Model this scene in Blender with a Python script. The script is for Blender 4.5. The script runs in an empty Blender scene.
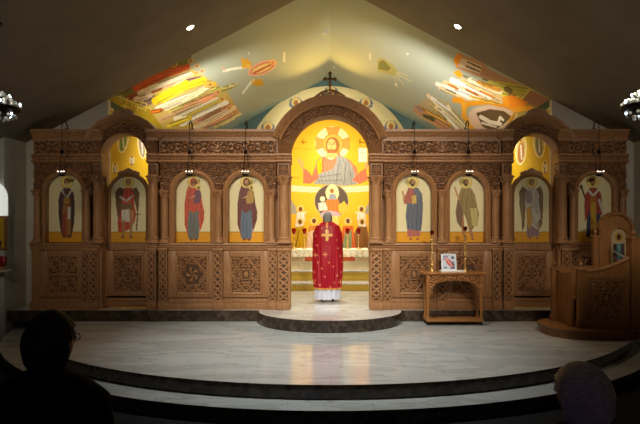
import bpy, bmesh, math, random
import numpy as np
from mathutils import Vector, Matrix
random.seed(7); rng = np.random.RandomState(7)
C = bpy.context.scene.collection
SC = bpy.context.scene
PI = math.pi

# ------------------------------------------------------------------ camera, world, exposure, large lights
F, D0, ZC = 540.0, 9.8, 1.73
cam_d = bpy.data.cameras.new('camera'); cam = bpy.data.objects.new('camera', cam_d); C.objects.link(cam)
cam.location = (0, -D0, ZC); cam.rotation_euler = (PI/2, 0, 0)
cam_d.sensor_width = 36; cam_d.lens = F/640*36
cam_d.shift_x = -10/640; cam_d.shift_y = 13/640
SC.camera = cam
SC.view_settings.view_transform = 'Standard'; SC.view_settings.look = 'None'
SC.view_settings.exposure = 1.5; SC.view_settings.gamma = 1
w = bpy.data.worlds.new('world'); SC.world = w; w.use_nodes = True
w.node_tree.nodes['Background'].inputs[0].default_value = (.30, .29, .27, 1)
w.node_tree.nodes['Background'].inputs[1].default_value = 0.02

def spot(name, loc, target, energy, color=(1, .85, .65), size=60, blend=.6, radius=.08):
    l = bpy.data.lights.new(name, 'SPOT'); l.energy = energy; l.color = color
    l.spot_size = math.radians(size); l.spot_blend = blend; l.shadow_soft_size = radius
    o = bpy.data.objects.new(name, l); C.objects.link(o); o.location = loc
    o.rotation_euler = (Vector(target)-Vector(loc)).to_track_quat('-Z', 'Y').to_euler()
    return o
WARM = (1, .80, .56)
# ceiling spots of the nave, well in front of the screen, with added fill spots
NW = (1, .87, .68)
for sx_ in (-2.7, -1.2, 1.2, 2.7):
    spot('nave_spot', (sx_, -7.4, 6.1-.53*abs(sx_)), (sx_*.5, 0, 2.0), 305, NW, 38, 1.0, .12)
spot('nave_spot', (-4.5, -6.6, 3.8), (-4.5, 0, 2.3), 75, NW, 50, 1.0, .12)
spot('nave_spot', (4.5, -6.6, 3.8), (4.5, 0, 2.3), 75, NW, 50, 1.0, .12)
spot('nave_spot', (-3.7, -7, 4.2), (-3.72, 0, 1.9), 60, NW, 26, 1.0, .12)  # unseen fill added to brighten the recessed left side door
spot('nave_spot', (3.7, -7, 4.2), (3.72, 0, 1.9), 60, NW, 26, 1.0, .12)  # same added fill for the right side door
spot('nave_spot', (0, -3.0, 6.0), (0, -1.9, 0), 470, (.88, .97, 1), 66, 1.0)
spot('nave_spot', (3.6, -3.6, 4.2), (4.3, -1.3, .6), 55, NW, 50, 1.0)  # unseen fill added to brighten the throne
spot('apse_bounce_fill', (0, 6.6, 4.9), (0, 1.5, 6.4), 170, (1, .62, .12), 80, 1.0, .15)  # unseen warm fill added in place of bounce off the gold apse
# altar room
spot('altar_spot', (0, 1.0, 5.2), (0, 8.7, 4.25), 420, (1, .95, .8), 15, 1.0, .1)
spot('altar_spot', (-.9, 1.2, 4.6), (0, 8.6, 3.9), 540, (1, .92, .74), 44, .9, .15)
spot('altar_spot', (.9, 1.2, 4.6), (0, 8.6, 2.9), 500, (1, .92, .74), 44, .9, .15)
spot('altar_uplight', (-2.6, .9, 3.35), (-2.9, 2.8, 4.9), 115, (1, .93, .78), 100, 1.0, .15)
spot('altar_uplight', (1.6, .9, 3.35), (2.0, 3.2, 5.3), 120, (1, .95, .85), 100, 1.0, .15)
spot('altar_uplight', (3.2, .9, 3.35), (3.2, 2.6, 4.6), 34, (1, .93, .78), 100, 1.0, .15)
spot('altar_downlight', (0, 2.2, 5.9), (0, 2.8, 0), 420, (1, .93, .78), 80, .8, .15)
spot('altar_downlight', (0, 5.0, 5.9), (0, 5.5, 0), 200, (1, .93, .78), 80, .8, .15)
spot('altar_downlight', (-2.6, 3.0, 4.6), (-4.2, 3.0, 2.6), 120, (1, .93, .78), 90, 1, .15)
spot('altar_downlight', (2.6, 3.0, 4.6), (4.2, 3.0, 2.6), 120, (1, .93, .78), 90, 1, .15)

# ------------------------------------------------------------------ helpers
def PX(px, y=0): return (px-330)/F*(y+D0)
def PZ(py, y=0): return ZC-(py-225)/F*(y+D0)
def wloc(o):
    v = Vector((0, 0, 0))
    while o is not None: v += o.location; o = o.parent
    return v
def lin(c):
    c = np.asarray(c, float)/255.0
    return np.where(c <= .04045, c/12.92, ((c+.055)/1.055)**2.4)
class MB:
    def __init__(s): s.v = []; s.f = []; s.m = []; s.cols = None
    def add(s, vs, fs, mi=0):
        n = len(s.v); s.v.extend([tuple(p) for p in vs])
        for f in fs: s.f.append([i+n for i in f]); s.m.append(mi)
        return s
    def box(s, x0, x1, y0, y1, z0, z1, b=0, mi=0):
        x0, x1 = min(x0, x1), max(x0, x1)
        if b <= 0:
            vs = [(x, y, z) for x in (x0, x1) for y in (y0, y1) for z in (z0, z1)]
            return s.add(vs, [(0, 1, 3, 2), (4, 6, 7, 5), (0, 4, 5, 1), (2, 3, 7, 6), (0, 2, 6, 4), (1, 5, 7, 3)], mi)
        bm = bmesh.new(); bmesh.ops.create_cube(bm, size=1)
        for v in bm.verts: v.co = Vector(((x0+x1)/2+v.co.x*(x1-x0), (y0+y1)/2+v.co.y*(y1-y0), (z0+z1)/2+v.co.z*(z1-z0)))
        bmesh.ops.bevel(bm, geom=bm.edges[:], offset=b, segments=2, affect='EDGES', profile=.5)
        bm.verts.index_update(); s.add([v.co[:] for v in bm.verts], [[v.index for v in f.verts] for f in bm.faces], mi); bm.free()
        return s
    def prism(s, pts, y0, y1, mi=0, axis='y'):
        n = len(pts)
        def P(p, d):
            return (p[0], d, p[1]) if axis == 'y' else ((p[0], p[1], d) if axis == 'z' else (d, p[0], p[1]))
        vs = [P(p, y0) for p in pts]+[P(p, y1) for p in pts]
        fs = [list(range(n)), list(range(2*n-1, n-1, -1))]+[(i, i+n, (i+1) % n+n, (i+1) % n) for i in range(n)]
        return s.add(vs, fs, mi)
    def lathe(s, prof, cx=0, cy=0, z0=0, n=20, lobes=None, mi=0):
        vs = []; m = len(prof)
        for j, p in enumerate(prof):
            r, z = p[0], p[1]; k = p[2] if len(p) > 2 else 0
            for i in range(n):
                a = 2*PI*i/n; rr = r*(1+k*math.cos((lobes or 8)*a))
                vs.append((cx+rr*math.cos(a), cy+rr*math.sin(a), z0+z))
        fs = [(j*n+i, j*n+(i+1) % n, (j+1)*n+(i+1) % n, (j+1)*n+i) for j in range(m-1) for i in range(n)]
        fs.append(list(range(n-1, -1, -1))); fs.append([(m-1)*n+i for i in range(n)])
        return s.add(vs, fs, mi)
    def tube(s, pts, r, n=8, mi=0, closed=False):
        pts = [Vector(p) for p in pts]; m = len(pts); vs = []
        R = r if isinstance(r, (list, tuple)) else [r]*m
        up = Vector((0, 0, 1)); prev = None
        for j, p in enumerate(pts):
            a = pts[(j-1) % m] if (j > 0 or closed) else p
            b = pts[(j+1) % m] if (j < m-1 or closed) else p
            t = (b-a).normalized()
            if prev is None:
                q = up if abs(t.z) < .9 else Vector((1, 0, 0))
                u = t.cross(q).normalized()
            else: u = (prev-t*prev.dot(t)).normalized()
            prev = u; v = t.cross(u)
            for i in range(n):
                an = 2*PI*i/n; vs.append(p+(u*math.cos(an)+v*math.sin(an))*R[j])
        mm = m if closed else m-1
        fs = [(j*n+i, j*n+(i+1) % n, ((j+1) % m)*n+(i+1) % n, ((j+1) % m)*n+i) for j in range(mm) for i in range(n)]
        if not closed: fs.append(list(range(n-1, -1, -1))); fs.append([(m-1)*n+i for i in range(n)])
        return s.add(vs, fs, mi)
    def ball(s, c, r, n=12, mi=0):
        rx, ry, rz = r if isinstance(r, (list, tuple)) else (r, r, r); m = n//2+1
        vs = [(c[0], c[1], c[2]-rz)]
        for j in range(1, m):
            f = -PI/2+PI*j/m
            vs += [(c[0]+rx*math.cos(f)*math.cos(2*PI*i/n), c[1]+ry*math.cos(f)*math.sin(2*PI*i/n), c[2]+rz*math.sin(f)) for i in range(n)]
        vs.append((c[0], c[1], c[2]+rz)); L = len(vs)-1
        fs = [(0, 1+(i+1) % n, 1+i) for i in range(n)]
        fs += [(1+j*n+i, 1+j*n+(i+1) % n, 1+(j+1)*n+(i+1) % n, 1+(j+1)*n+i) for j in range(m-2) for i in range(n)]
        fs += [(L, 1+(m-2)*n+i, 1+(m-2)*n+(i+1) % n) for i in range(n)]
        return s.add(vs, fs, mi)
    def grid(s, P, wrap=False, mi=0):
        nu, nv = P.shape[:2]; b = len(s.v)
        s.v.extend(map(tuple, P.reshape(-1, 3).tolist()))
        for i in range(nu if wrap else nu-1):
            i2 = (i+1) % nu
            for j in range(nv-1):
                s.f.append([b+i*nv+j, b+i2*nv+j, b+i2*nv+j+1, b+i*nv+j+1]); s.m.append(mi)
        return s
    def sweep(s, prof, x0, x1, axis='x', mi=0):      # prof: (y, z) outline
        return s.prism(prof, x0, x1, mi, 'x')
    def arc(s, cx, cz, prof, a0, a1, n=48, mi=0):     # prof: closed (r, y) outline swept about (cx, cz)
        m = len(prof); vs = []
        for i in range(n+1):
            a = a0+(a1-a0)*i/n
            vs += [(cx+r*math.cos(a), y, cz+r*math.sin(a)) for r, y in prof]
        fs = [(i*m+j, i*m+(j+1) % m, (i+1)*m+(j+1) % m, (i+1)*m+j) for i in range(n) for j in range(m)]
        fs += [list(range(m-1, -1, -1)), [n*m+j for j in range(m)]]
        return s.add(vs, fs, mi)
    def build(s, name, mat, parent=None, smooth=False, cols=None):
        me = bpy.data.meshes.new(name)
        o = wloc(parent)
        me.from_pydata([(p[0]-o.x, p[1]-o.y, p[2]-o.z) for p in s.v], [], s.f)
        for m in (mat if isinstance(mat, (list, tuple)) else [mat]): me.materials.append(m)
        if any(s.m) and len(me.materials) < 2: me.materials.append(M['recess_shade'])
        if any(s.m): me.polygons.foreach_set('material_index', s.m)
        if cols is not None:
            a = me.color_attributes.new('Col', 'FLOAT_COLOR', 'POINT')
            c = np.ones((len(s.v), 4)); c[:, :3] = cols; a.data.foreach_set('color', c.ravel())
        bm = bmesh.new(); bm.from_mesh(me); bmesh.ops.recalc_face_normals(bm, faces=bm.faces[:]); bm.to_mesh(me); bm.free()
        if smooth:
            me.polygons.foreach_set('use_smooth', [True]*len(me.polygons))
            if smooth != 'full': me.set_sharp_from_angle(angle=math.radians(40))
        me.update()
        ob = bpy.data.objects.new(name, me); C.objects.link(ob); ob.parent = parent
        return ob
    def arr(s): return np.array(s.v)
def tag(o, label, cat, group=None):
    o['label'] = label; o['category'] = cat
    if group: o['group'] = group
    return o
def thing(name, label, cat, loc, group=None):
    o = bpy.data.objects.new(name, None); C.objects.link(o); o.location = loc; o.empty_display_size = .1
    return tag(o, label, cat, group)
def struct(o): o['kind'] = 'structure'; return o
def copy_tree(o, parent=None):
    c = o.copy(); C.objects.link(c); c.parent = parent
    for ch in o.children: copy_tree(ch, c)
    return c
def arcpts(cx, cz, r, a0, a1, n=24): return [(cx+r*math.cos(a0+(a1-a0)*i/n), cz+r*math.sin(a0+(a1-a0)*i/n)) for i in range(n+1)]

# ------------------------------------------------------------------ materials
def mat(name, color, rough=.6, metal=0, spec=.5, emit=None, estr=1, trans=0):
    m = bpy.data.materials.new(name); m.use_nodes = True; b = m.node_tree.nodes['Principled BSDF']
    b.inputs['Base Color'].default_value = (*lin(color), 1); b.inputs['Roughness'].default_value = rough
    b.inputs['Metallic'].default_value = metal; b.inputs['Specular IOR Level'].default_value = spec
    b.inputs['Transmission Weight'].default_value = trans
    if emit: b.inputs['Emission Color'].default_value = (*lin(emit), 1); b.inputs['Emission Strength'].default_value = estr
    return m
def noisy(name, c1, c2, scale=(1, 1, 1), nscale=5, rough=.5, detail=6, spec=.5, lo=.35, hi=.65, bump=0, dist=0, metal=0):
    m = mat(name, c1, rough, metal, spec); nt = m.node_tree; N = nt.nodes; L = nt.links; b = N['Principled BSDF']
    tc = N.new('ShaderNodeTexCoord'); mp = N.new('ShaderNodeMapping'); mp.inputs['Scale'].default_value = scale
    nz = N.new('ShaderNodeTexNoise'); nz.inputs['Scale'].default_value = nscale; nz.inputs['Detail'].default_value = detail
    nz.inputs['Distortion'].default_value = dist
    cr = N.new('ShaderNodeValToRGB'); cr.color_ramp.elements[0].position = lo; cr.color_ramp.elements[1].position = hi
    cr.color_ramp.elements[0].color = (*lin(c1), 1); cr.color_ramp.elements[1].color = (*lin(c2), 1)
    L.new(tc.outputs['Object'], mp.inputs[0]); L.new(mp.outputs[0], nz.inputs['Vector']); L.new(nz.outputs[0], cr.inputs[0])
    L.new(cr.outputs[0], b.inputs['Base Color'])
    if bump:
        bp = N.new('ShaderNodeBump'); bp.inputs['Strength'].default_value = bump; bp.inputs['Distance'].default_value = .01
        L.new(nz.outputs[0], bp.inputs['Height']); L.new(bp.outputs[0], b.inputs['Normal'])
    return m
M = {}
M['wood'] = noisy('carved_walnut', (150, 105, 68), (172, 126, 84), (14, 14, 1.4), 3, .42, spec=.4)
M['recess_shade'] = mat('recess_shade_wood', (88, 58, 38), .7)  # darker wood tone that paints shade into the carving recesses
M['wood_dark'] = noisy('oiled_oak', (126, 84, 44), (154, 104, 58), (12, 12, 1.4), 3, .4)
M['table_wood'] = noisy('oak_honey', (160, 102, 48), (188, 126, 66), (1.6, 12, 12), 3, .4)
M['plaster'] = noisy('plaster', (196, 192, 180), (206, 202, 190), (1, 1, 1), 2, .9)
M['ceil'] = noisy('ceiling_paint', (124, 112, 96), (132, 120, 104), (1, 1, 1), 2, .9)
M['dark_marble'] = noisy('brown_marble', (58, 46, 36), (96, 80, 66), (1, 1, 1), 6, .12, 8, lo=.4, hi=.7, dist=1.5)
M['gold_wall'] = mat('gold_ground', (226, 172, 20), .6)
M['carpet'] = noisy('dark_carpet', (20, 18, 18), (30, 27, 26), (1, 1, 1), 60, .95)
M['iron'] = mat('black_iron', (26, 22, 20), .4, .8)
M['brass'] = mat('brass', (226, 184, 110), .3, .7)
M['chrome'] = mat('chrome', (190, 190, 195), .2, 1)
M['red_glass'] = mat('red_glass', (140, 8, 10), .1, 0, .6)
M['dark_red_glass'] = mat('dark_red_glass', (80, 20, 20), .1)
M['white_cloth'] = noisy('white_cloth', (225, 222, 215), (238, 236, 230), (1, 1, 1), 30, .9)
M['lace'] = noisy('gold_white_lace', (245, 238, 215), (215, 190, 120), (1, 1, 1), 34, .8, lo=.5, hi=.6)
M['skin'] = mat('skin', (200, 150, 120), .6)
M['black'] = mat('black_leather', (16, 15, 15), .5)
M['navy'] = noisy('dark_coat', (14, 13, 14), (22, 20, 20), (1, 1, 1), 40, .95, spec=.1)
M['crystal'] = mat('lamp_glass', (150, 142, 130), .08, 0, .8)
M['bulb'] = mat('lamp_glow', (255, 250, 235), .4, emit=(255, 248, 230), estr=14)
M['led'] = mat('candle_glow', (255, 250, 240), .4, emit=(255, 245, 225), estr=3)
def paint_mat(name, rough=.55, spec=.4):
    m = mat(name, (255, 255, 255), rough, 0, spec); nt = m.node_tree
    a = nt.nodes.new('ShaderNodeAttribute'); a.attribute_name = 'Col'
    nt.links.new(a.outputs['Color'], nt.nodes['Principled BSDF'].inputs['Base Color']); return m
M['paint'] = paint_mat('mural_paint', .75, .25); M['icon_paint'] = paint_mat('icon_paint', .45)
M['vestment'] = paint_mat('brocade', .45, .4); M['person'] = paint_mat('person_skin', .6, .3)
def marble():
    m = mat('light_marble', (190, 188, 180), .13); nt = m.node_tree; N = nt.nodes; L = nt.links; b = N['Principled BSDF']
    tc = N.new('ShaderNodeTexCoord')
    wv = N.new('ShaderNodeTexNoise'); wv.inputs['Scale'].default_value = 1.3; wv.inputs['Detail'].default_value = 10; wv.inputs['Distortion'].default_value = 1.6
    mp = N.new('ShaderNodeMapping'); mp.inputs['Scale'].default_value = (.55, 1.6, 1); L.new(tc.outputs['Object'], mp.inputs[0]); L.new(mp.outputs[0], wv.inputs[0])
    cr = N.new('ShaderNodeValToRGB'); e = cr.color_ramp.elements
    e[0].position = .40; e[0].color = (*lin((186, 186, 180)), 1); e[1].position = .62; e[1].color = (*lin((200, 198, 190)), 1)
    k = e.new(.5); k.color = (*lin((204, 202, 195)), 1); k = e.new(.475); k.color = (*lin((176, 172, 162)), 1); k = e.new(.45); k.color = (*lin((196, 193, 184)), 1)
    L.new(wv.outputs[0], cr.inputs[0])
    br = N.new('ShaderNodeTexBrick'); br.inputs['Scale'].default_value = 1; br.inputs['Brick Width'].default_value = .9; br.inputs['Row Height'].default_value = .45
    br.inputs['Mortar Size'].default_value = .003; br.inputs['Color1'].default_value = (1, 1, 1, 1); br.inputs['Color2'].default_value = (.93, .93, .92, 1); br.inputs['Mortar'].default_value = (.7, .69, .66, 1)
    L.new(tc.outputs['Object'], br.inputs['Vector'])
    mx = N.new('ShaderNodeMixRGB'); mx.blend_type = 'MULTIPLY'; mx.inputs[0].default_value = 1
    L.new(cr.outputs[0], mx.inputs[1]); L.new(br.outputs[0], mx.inputs[2]); L.new(mx.outputs[0], b.inputs['Base Color'])
    return m
M['marble'] = marble()

# ------------------------------------------------------------------ painter: shapes laid over a ground colour
class Art:
    def __init__(s, bg): s.bg = bg; s.sh = []
    def poly(s, pts, c): s.sh.append(('p', np.array(pts, float), c)); return s
    def cloth(s, pts, c): s.sh.append(('t', np.array(pts, float), c)); return s
    def ell(s, cx, cy, rx, ry, c, rot=0): s.sh.append(('e', (cx, cy, rx, ry, math.radians(rot)), c)); return s
    def ring(s, cx, cy, rx, ry, c, w=.8, rot=0): s.sh.append(('r', (cx, cy, rx, ry, math.radians(rot), w), c)); return s
    def line(s, pts, w, c, taper=False): s.sh.append(('l', (np.array(pts, float), w), c)); return s
    def rect(s, x0, y0, x1, y1, c): return s.poly([(x0, y0), (x1, y0), (x1, y1), (x0, y1)], c)
    def eval(s, U, V, wob=0):
        if wob:
            U0, V0 = U, V; U = U0+wob*np.sin(V0*.9+np.sin(U0*.5)*2); V = V0+wob*np.sin(U0*.8+np.sin(V0*.6)*2)
        out = np.empty(U.shape+(3,)); out[:] = lin(s.bg)
        for k, g, c in s.sh:
            if k in 'pt':
                ins = np.zeros(U.shape, bool); n = len(g)
                for i in range(n):
                    x1, y1 = g[i]; x2, y2 = g[(i+1) % n]
                    if y1 == y2: continue
                    cnd = ((y1 > V) != (y2 > V)) & (U < (x2-x1)*(V-y1)/(y2-y1)+x1); ins ^= cnd
                msk = ins
            elif k in 'er':
                cx, cy, rx, ry, a = g[:5]; dx, dy = U-cx, V-cy
                p = dx*math.cos(a)+dy*math.sin(a); q = -dx*math.sin(a)+dy*math.cos(a)
                d = np.sqrt((p/rx)**2+(q/ry)**2)
                msk = d <= 1 if k == 'e' else np.abs(d-1)*min(rx, ry) < g[5]/2
            else:
                pts, wd = g; msk = np.zeros(U.shape, bool)
                for i in range(len(pts)-1):
                    x1, y1 = pts[i]; x2, y2 = pts[i+1]; dx, dy = x2-x1, y2-y1; L2 = dx*dx+dy*dy+1e-9
                    t = np.clip(((U-x1)*dx+(V-y1)*dy)/L2, 0, 1)
                    msk |= np.hypot(U-x1-t*dx, V-y1-t*dy) < wd/2
            out[msk] = lin(c)
            if k == 't':      # drapery lines follow the garment
                fo = 1+.20*np.sin(U*2.3+1.5*np.sin(V*.33)+c[0])*np.sin(U*.7+V*.16+c[2])+.11*np.sin(U*4.6-V*.5); out[msk] *= fo[msk][:, None]
        return out
def cartoon(P):       # plan coordinates of the murals (the units their shapes are drawn in)
    P = np.asarray(P); d = P[..., 1]+D0
    return np.stack([330+F*P[..., 0]/d, 225-F*(P[..., 2]-ZC)/d], -1)

# ------------------------------------------------------------------ carving patterns, 0 = ground, 1 = top of the relief
def sm(x, a, b): t = np.clip((x-a)/(b-a), 0, 1); return t*t*(3-2*t)
def scroll(u, v, w=15):
    i = np.floor(u); x = u-i-.5; y = v-.5; sg = np.where(i % 2 == 0, 1, -1)
    r = np.hypot(x, y); th = np.arctan2(y*sg, x)
    a = sm(np.cos(th-r*w), -.25, .35)*(r < .46)
    b = sm(np.cos(8*th+2), 0, .6)*(r >= .40)*.9
    c = sm(.10-r, 0, .04)
    e = sm(np.abs(y), .44, .47)
    return np.maximum.reduce([a*(.7+.3*np.cos(9*th)), b, c, e])
def fine(u, v):       # two rows of small scrolls
    return np.maximum(scroll(u, v, 24), sm(np.abs(v-.5), .45, .48))
def leafy(u, v, k=4.0):    # close leafwork filling a field
    x = u*k; y = v*k; return scroll(x+.5*np.floor(y), y-np.floor(y), 12)
def interlace(u, v):
    v = v*1.0
    def band(t): f = np.abs(t-np.floor(t)-.5); return sm(.17-f, 0, .06)
    a = band(u+v), band(u-v)
    p = u-np.floor(u+.5); q = v-np.floor(v+.5)
    e = sm(np.abs(u), .46, .5)
    return np.maximum.reduce([a[0], a[1]*.85, e])
def rosette(u, v):
    r = np.hypot(u, v); th = np.arctan2(v, u)
    return np.maximum.reduce([sm(.22-r, 0, .06), sm(np.cos(8*th), -.2, .4)*(r < .75)*(r > .27)*.8, sm(np.maximum(abs(u), abs(v)), .84, .88)])
def panel(kind):
    def f(u, v):
        r = np.hypot(u, v); th = np.arctan2(v, u); d = abs(u)+abs(v)
        rc = np.hypot(1-abs(u), 1-abs(v)); tc = np.arctan2(1-abs(v), 1-abs(u))
        cor = leafy(abs(u), abs(v), 2.3)*(d > 1.0)
        ins = leafy(abs(u)+.15, abs(v)+.15, 2.4)*(d < .9)
        out = [cor*.85, sm(.075-abs(d-.97), 0, .03)]
        if kind == 'circle': out += [ins*.8*(r > .42), sm(.06-abs(r-.38), 0, .03), sm(np.cos(6*th), -.2, .4)*(r < .3)]
        elif kind == 'heart':
            hx, hy = u*1.6, v*1.5+.05; hh = (hx**2+hy**2-.35)**3-hx**2*hy**3*1.2
            out += [ins*.8*(r > .55), sm(.05-abs(np.cbrt(hh)), 0, .05), sm(np.cos(5*th+9*r), 0, .4)*(r < .4)*.8]
        elif kind == 'cross':
            out = [leafy(abs(u), abs(v), 2.0)*.85, sm(.07-abs(v), 0, .03), sm(.05-abs(u), 0, .03)*.9, sm(.06-abs(np.hypot(abs(u)-.5, abs(v)-.5)-.3), 0, .03)]
        else: out += [ins*.8, sm(.14-r, 0, .05)]
        out.append(sm(np.maximum(abs(u), abs(v)), .93, .96))
        return np.maximum.reduce(out)
    return f
def relief(x0, x1, z0, z1, y, h, depth, nx, nz, uv, keep=None):
    """carved panel in the x-z plane facing -y; uv = (u0,u1,v0,v1)"""
    x0, x1 = min(x0, x1), max(x0, x1)
    X, Z = np.meshgrid(np.linspace(x0, x1, nx), np.linspace(z0, z1, nz), indexing='ij')
    U, V = np.meshgrid(np.linspace(uv[0], uv[1], nx), np.linspace(uv[2], uv[3], nz), indexing='ij')
    Y = y-h(U, V)*depth
    mb = MB(); mb.grid(np.stack([X, Y, Z], -1)); hv = (y-Y).ravel()/depth
    mb.m = [1 if max(hv[i] for i in f) < .18 else 0 for f in mb.f]  # deep ground faces take the painted recess shade
    if keep is not None:
        kk = [all(keep(mb.v[i][0], mb.v[i][2]) for i in f) for f in mb.f]
        mb.f = [f for f, k in zip(mb.f, kk) if k]; mb.m = [m for m, k in zip(mb.m, kk) if k]
    return mb
def relief_arc(cx, cz, r0, r1, y, depth, a0, a1, na, nr, h=None):
    A, R = np.meshgrid(np.linspace(a0, a1, na), np.linspace(r0, r1, nr), indexing='ij')
    U = np.abs(A-(a0+a1)/2)*(r0+r1)/2/(r1-r0); V = (R-r0)/(r1-r0)
    Y = y-(h or fine)(U, V)*depth
    mb = MB().grid(np.stack([cx+R*np.cos(A), Y, cz+R*np.sin(A)], -1)); hv = (y-Y).ravel()/depth
    mb.m = [1 if max(hv[i] for i in f) < .18 else 0 for f in mb.f]  # painted recess shade on the ground, as in the flat panels
    return mb

# ------------------------------------------------------------------ the setting
ZA, SL, W, Y1, Y2 = 6.39, .53, 4.255, .55, 7.18      # ridge height, pitch, altar half width, front wall, end wall
FZ, NZ = .20, -.32                                    # altar floor, nave floor (solea is 0)
BB = .15
# nave floor, steps of the solea
struct(MB().box(-7.5, 7.5, -13, 2, NZ-.1, NZ).build('floor', M['carpet']))
SCY, SR = 1.69, 5.65
def slab(name, pts, z0, z1):
    mb = MB(); n = len(pts)
    mb.add([(x, y, z1) for x, y in pts], [list(range(n))], 0)
    mb.add([(x, y, z) for z in (z0, z1-.0) for x, y in pts], [(i, (i+1) % n, (i+1) % n+n, i+n) for i in range(n)], 1)
    mb.add([(x, y, z0) for x, y in pts], [list(range(n))], 1)
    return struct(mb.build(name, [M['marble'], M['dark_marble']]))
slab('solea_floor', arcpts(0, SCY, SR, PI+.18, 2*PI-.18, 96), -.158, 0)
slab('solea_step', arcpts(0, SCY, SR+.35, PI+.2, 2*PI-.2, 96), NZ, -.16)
# altar floor behind and the plinth under the screen, with the bowed step before the gates
amb = [(-1.27, -.1)]+[(1.27*math.cos(a), -.10-1.05*math.sin(a)) for a in np.linspace(PI, 0, 60)]+[(1.27, -.1)]
slab('altar_floor', [(-5.79, -.12)]+[(x, y-.02) for x, y in amb[1:-1]]+[(5.79, -.12), (5.79, .549), (4.2, .6), (4.2, 9.2), (-4.2, 9.2), (-4.2, .6), (-5.79, .549)], .001, FZ)
# nave ceiling slopes
def slope(s, x0, x1, y0, y1, t=.1):
    return MB().add([(s*x, y, ZA-SL*x+dz) for x in (x0, x1) for y in (y0, y1) for dz in (0, t)],
                    [(0, 2, 3, 1), (4, 5, 7, 6), (0, 1, 5, 4), (2, 6, 7, 3), (0, 4, 6, 2), (1, 3, 7, 5)])
for s in (-1, 1): struct(slope(s, 0, 7.6, -13, Y1).build('ceiling', M['ceil']))
# nave walls
for s, nm in ((-1, 'left'), (1, 'right')):
    struct(MB().box(s*7.5, s*7.6, -13, Y1, NZ, 2.6).build('wall_'+nm, M['plaster']))
    # the front wall beside the altar opening, and the deeper wall block beyond the screen
    struct(MB().prism([(s*W, NZ), (s*7.5, NZ), (s*7.5, ZA-SL*7.5), (s*W, ZA-SL*W)], Y1, Y1+.12).build('wall_front_'+nm, M['plaster']))
    struct(MB().prism([(s*5.82, NZ), (s*7.5, NZ), (s*7.5, ZA-SL*7.5), (s*5.82, ZA-SL*5.82)], -.15, Y1-.001).build('wall_pier_'+nm, M['plaster']))
struct(MB().prism([(-7.5, NZ), (7.5, NZ), (7.5, ZA-SL*7.5), (0, ZA), (-7.5, ZA-SL*7.5)], -13.1, -13).build('wall_back', M['plaster']))

# altar ceiling murals
AL = Art((168, 176, 160))
AL.poly([(105, 92), (135, 75), (150, 90), (175, 108), (205, 118), (205, 140), (100, 140)], (176, 150, 30))
AL.poly([(105, 90), (140, 74), (190, 50), (192, 62), (150, 92), (125, 100)], (120, 118, 60))
AL.poly([(140, 86), (188, 66), (204, 76), (226, 90), (240, 112), (214, 131), (165, 131), (150, 110)], (200, 176, 100))
def streaks(A, L):
    R = random.Random(5)
    for x0, y0, x1, y1, wd, c in L:
        A.line([(x0, y0), (x1, y1)], wd*1.05, c); nx, ny = y1-y0, x0-x1; q = math.hypot(nx, ny); nx /= q; ny /= q
        for k in range(8):
            t0, t1 = R.uniform(0, .4), R.uniform(.55, 1.08); o = R.uniform(-.7, .7)*wd; f = R.choice((.72, .84, 1.12, 1.2, .6)); g = R.randint(-22, 12)
            cc = tuple(int(min(252, max(20, v*f+(g if i == 2 else 0)))) for i, v in enumerate(c))
            A.line([(x0+(x1-x0)*t0+nx*o, y0+(y1-y0)*t0+ny*o), (x0+(x1-x0)*t1+nx*o, y0+(y1-y0)*t1+ny*o)], R.uniform(.4, 1.1), cc)
AL.poly([(196, 132), (300, 92), (330, 80), (330, 140), (190, 140)], (150, 172, 170))
streaks(AL, [(122, 92, 150, 78, 5, (112, 96, 30)), (128, 98, 160, 88, 5, (150, 70, 25)), (136, 88, 172, 71, 7, (196, 84, 34)), (166, 74, 187, 67, 6, (204, 92, 44)),
  (140, 93, 190, 74, 5, (232, 214, 186)), (165, 88, 192, 76, 3, (210, 170, 130)), (185, 82, 200, 78, 4, (130, 100, 96)), (143, 104, 160, 96, 5, (128, 98, 96)), (136, 99, 150, 95, 5, (222, 200, 170)),
  (155, 101, 186, 84, 7, (226, 200, 24)), (180, 88, 203, 80, 6, (230, 206, 40)), (186, 97, 206, 88, 2.6, (206, 96, 40)), (158, 109, 196, 94, 6, (242, 236, 206)), (190, 97, 212, 84, 5, (238, 226, 180)),
  (152, 112, 162, 110, 3, (214, 120, 40)), (170, 112, 205, 97, 4, (214, 200, 110)), (186, 107, 216, 94, 5, (216, 150, 112)), (160, 120, 200, 103, 4, (206, 168, 126)), (176, 119, 218, 100, 5, (246, 242, 222)),
  (188, 116, 222, 100, 3, (196, 176, 70)), (182, 124, 226, 103, 5, (244, 240, 224)), (196, 122, 230, 106, 4, (222, 160, 128)), (195, 128, 234, 108, 5, (240, 220, 190)), (205, 128, 238, 112, 3, (206, 150, 130)),
  (215, 127, 240, 114, 3, (226, 206, 150)), (168, 126, 190, 118, 4, (222, 198, 60)), (205, 84, 214, 84, 5, (226, 190, 60)), (210, 92, 220, 88, 3, (200, 196, 110)), (220, 90, 236, 85, 3.5, (196, 190, 110)), (230, 86, 236, 85, 2, (230, 214, 160))])
for x, y, r in ((191, 61, 3.2), (197, 66, 3), (202, 71, 2.6), (196, 73, 2.2), (210, 84, 3.4), (218, 92, 3), (222, 99, 3), (229, 108, 2.4), (234, 112, 2.2), (174, 65, 3.4)):
    AL.ring(x, y, r*.85, r*.6, (226, 176, 90), .8, -25); AL.ell(x+.2, y, r*.35, r*.35, (166, 100, 60))
for x, y in ((122, 98), (128, 101), (134, 104), (139, 108), (143, 103), (126, 107), (147, 108)): AL.line([(x-4, y-2), (x+4, y+1)], 1, (226, 206, 110)); AL.line([(x, y-3), (x-2, y+3)], .8, (226, 206, 110))
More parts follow.
